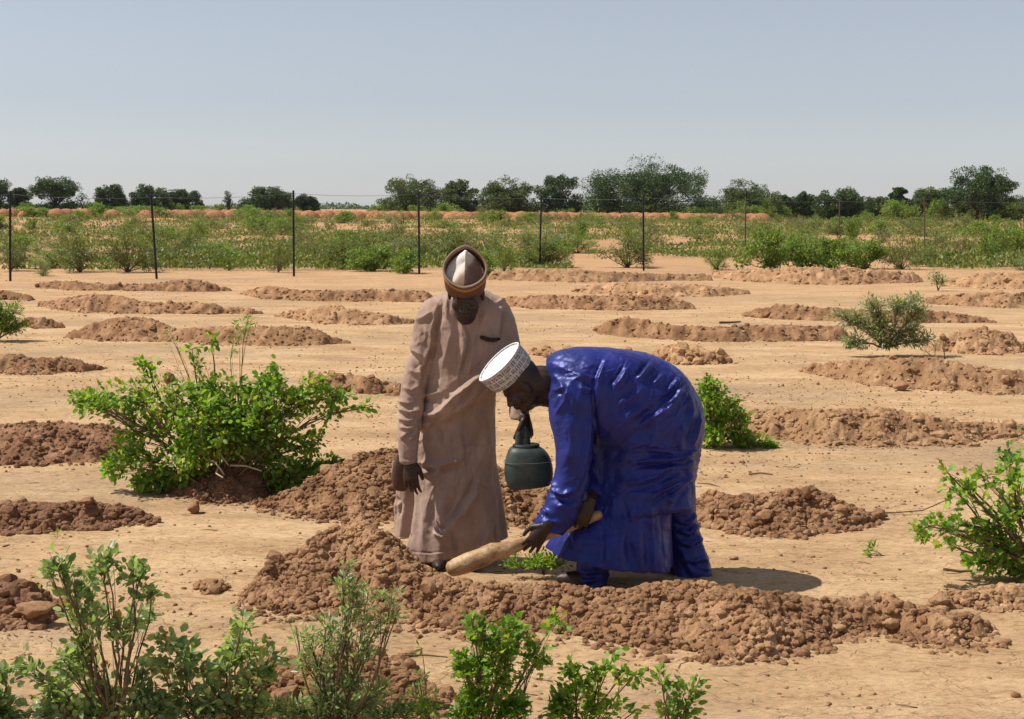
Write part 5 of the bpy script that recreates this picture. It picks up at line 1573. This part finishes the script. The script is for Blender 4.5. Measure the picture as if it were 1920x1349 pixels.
    def oval(w, l, h, k=1.0):
        o = []
        for i in range(n_):
            t = 2 * math.pi * i / n_; xx = math.sin(t); xx = math.copysign(abs(xx) ** (1 + .18 * k), xx)
            o.append(tuple(rc + sd * (xx * w) + fr * (math.cos(t) * l) + a * h - Vector(L0)))
        return np.array(o)
    hs_ = [(-.098, .010), (-.07, .004), (-.035, .001), (-.004, 0), (.002, -.002)]
    R_ = [oval(W_ - d_, L_ - d_ * 1.0, h, 1 + h * 4) for h, d_ in hs_]
    mb = MB(); mb.loft(R_ + [oval(W_ - .008, L_ - .008, .002), oval(W_ - .016, L_ - .017, -.09, .5)], False)
    capo = mb.build('cap', me_mat, root, True)
    uvl = capo.data.uv_layers.new(name='UVMap')
    li = np.empty(len(capo.data.loops), np.int32); capo.data.loops.foreach_get('vertex_index', li)
    i_ = (li % n_).astype(float); r_ = li // n_
    uvs = np.stack([i_ / n_ * 7.0, r_ / 4.0], 1)
    uvl.data.foreach_set('uv', uvs.ravel().astype(np.float32))
    mb = MB(); mb.loft([oval(W_ - .009, L_ - .009, -.012), oval(W_ - .010, L_ - .010, -.003), oval((W_ - .012) * .8, (L_ - .012) * .85, -.007), oval(W_ * .4, L_ * .5, -.012), oval(W_ * .1, L_ * .1, -.010)])
    mb.build('cap_top', M['cap_white'], capo, True)
    mb = MB(); mb.tube([Vector(p) for p in list(oval(W_ - .003, L_ - .003, .001)) + [oval(W_ - .003, L_ - .003, .001)[0]]], .0035, 6, False)
    mb.build('cap_rim', M['cap_white'], capo, True)
    return root


man_blue()

# ------------------------------------------------------------------ wooden handle and jug
def handle():
    mm, nt, b, out = mat_new('worn_wood')
    c = ramp(nt, noise(nt, 14, 6, .65, (.5, 1, 1)), [(.3, (.20, .10, .045)), (.5, (.42, .25, .115)), (.68, (.60, .42, .22))])
    c = mixc(nt, .6, c, ramp(nt, noise(nt, 55, 4, .7), [(.35, (.45, .4, .35)), (.55, (1, 1, 1))]), 'MULTIPLY')
    nt.links.new(c, b.inputs['Base Color']); b.inputs['Roughness'].default_value = .55
    bump(nt, b, noise(nt, 30, 5, .6), .5, .006)
    mb = MB()
    mb.tube([P(852, 1065, 6.60), P(868, 1059, 6.61), P(905, 1045, 6.63), P(925, 1034, 6.64), P(950, 1030, 6.65), P(975, 1020, 6.67), P(1000, 1013, 6.69), P(1040, 998, 6.705), P(1080, 982, 6.71), P(1122, 966, 6.72)],
            [.042, .048, .050, .046, .038, .034, .028, .025, .026, .026], 18)
    mb.ell(P(912, 1030, 6.62), [Vector((.03, 0, .008)), Vector((0, .02, 0)), Vector((0, 0, .014))], 10)
    v, n, fs = remeshed(mb, .006, 3)
    v = wrinkle(v, n, 14, .006, 3)
    o = mesh_np('wooden_handle', v, fs, mm, None, True, tuple(P(857, 1062, 6.62)))
    tag(o, 'thick worn wooden handle held by the man in blue, its pale end on the soil', 'tool handle')


handle()


def jug():
    y = 6.99; c0 = P(990, 915, y); L0 = tuple(c0); t = empty('plastic_jug', L0)
    tag(t, 'dull grey green plastic jug hanging from the fist of the man in taupe', 'jug')
    mm, nt, b, out = mat_new('green_plastic')
    c = ramp(nt, noise(nt, 9, 5, .6), [(.3, (.024, .034, .030)), (.5, (.040, .058, .052)), (.72, (.095, .092, .066))])
    nt.links.new(c, b.inputs['Base Color']); b.inputs['Roughness'].default_value = .52; b.inputs['Specular IOR Level'].default_value = .4
    bump(nt, b, noise(nt, 16, 3, .5), .3, .01)
    mb = MB()
    mb.loft(rings([((958, 838), (1012, 838), y, .05), ((953, 845), (1022, 845), y, .07), ((948, 860), (1031, 857), y, .08), ((945.5, 880), (1036, 874), y, .084), ((947, 896), (1037, 888), y, .084), ((951, 909), (1036, 900), y, .08), ((956, 917), (1032, 909), y, .066)], 40, 4, 2.8))
    v, n, fs = remeshed(mb, .005, 4); mesh_np('jug_body', v, fs, mm, t, True, L0)
    M['jug'] = mm
    M['jug_dark'] = plain('dark_plastic', (.022, .026, .024), .5, .2)
    mb = MB(); mb.loft(rings([((962, 833), (1011, 832), y, .045), ((961, 836), (1012, 835), y, .052), ((962, 846), (1011, 846), y, .052), ((964, 849), (1008, 849), y, .045)], 32, 2, 2.4))
    v, n, fs = remeshed(mb, .004, 1); mesh_np('collar', v, fs, M['jug_dark'], t, True, L0)
    mb = MB()
    mb.tube([P(974, 842, y), P(973, 815, y), P(974, 803, y), P(979, 797, y), P(985, 802, y), P(987, 815, y), P(988, 842, y)], [.022, .020, .013, .011, .012, .018, .022], 10)
    v, n, fs = remeshed(mb, .004, 2); mesh_np('jug_handle', v, fs, mm, t, True, L0)
    mb = MB()
    R_ = [tuple(Vector(p)) for p in ring((945, 866), (1035.5, 863), y, .085, 48, 2.8)]
    mb.tube([Vector(p) for p in R_ + [R_[0]]], .0018, 5, False)
    mb.build('seam', plain('plastic_seam', (.09, .115, .105), .5, .2), t, True, L0)


jug()

# ------------------------------------------------------------------ haze
def haze():
    v = np.array([(x, y, z) for x in (-1500, 1500) for y in (-40, 1300) for z in (-3, 32)], float)
    f = np.array([(0, 1, 3, 2), (4, 6, 7, 5), (0, 4, 5, 1), (2, 3, 7, 6), (0, 2, 6, 4), (1, 5, 7, 3)])
    m = bpy.data.materials.new('haze'); m.use_nodes = True; nt = m.node_tree; nt.nodes.clear()
    out = nt.nodes.new('ShaderNodeOutputMaterial'); pv = nt.nodes.new('ShaderNodeVolumePrincipled')
    pv.inputs['Color'].default_value = (0.80, 0.88, 1.0, 1); pv.inputs['Density'].default_value = 0.00007; pv.inputs['Anisotropy'].default_value = 0.3
    nt.links.new(pv.outputs[0], out.inputs['Volume'])
    o = mesh_np('haze', v, f, m); tag(o, 'thin pale heat haze over the whole field', 'haze', kind='stuff')


haze()
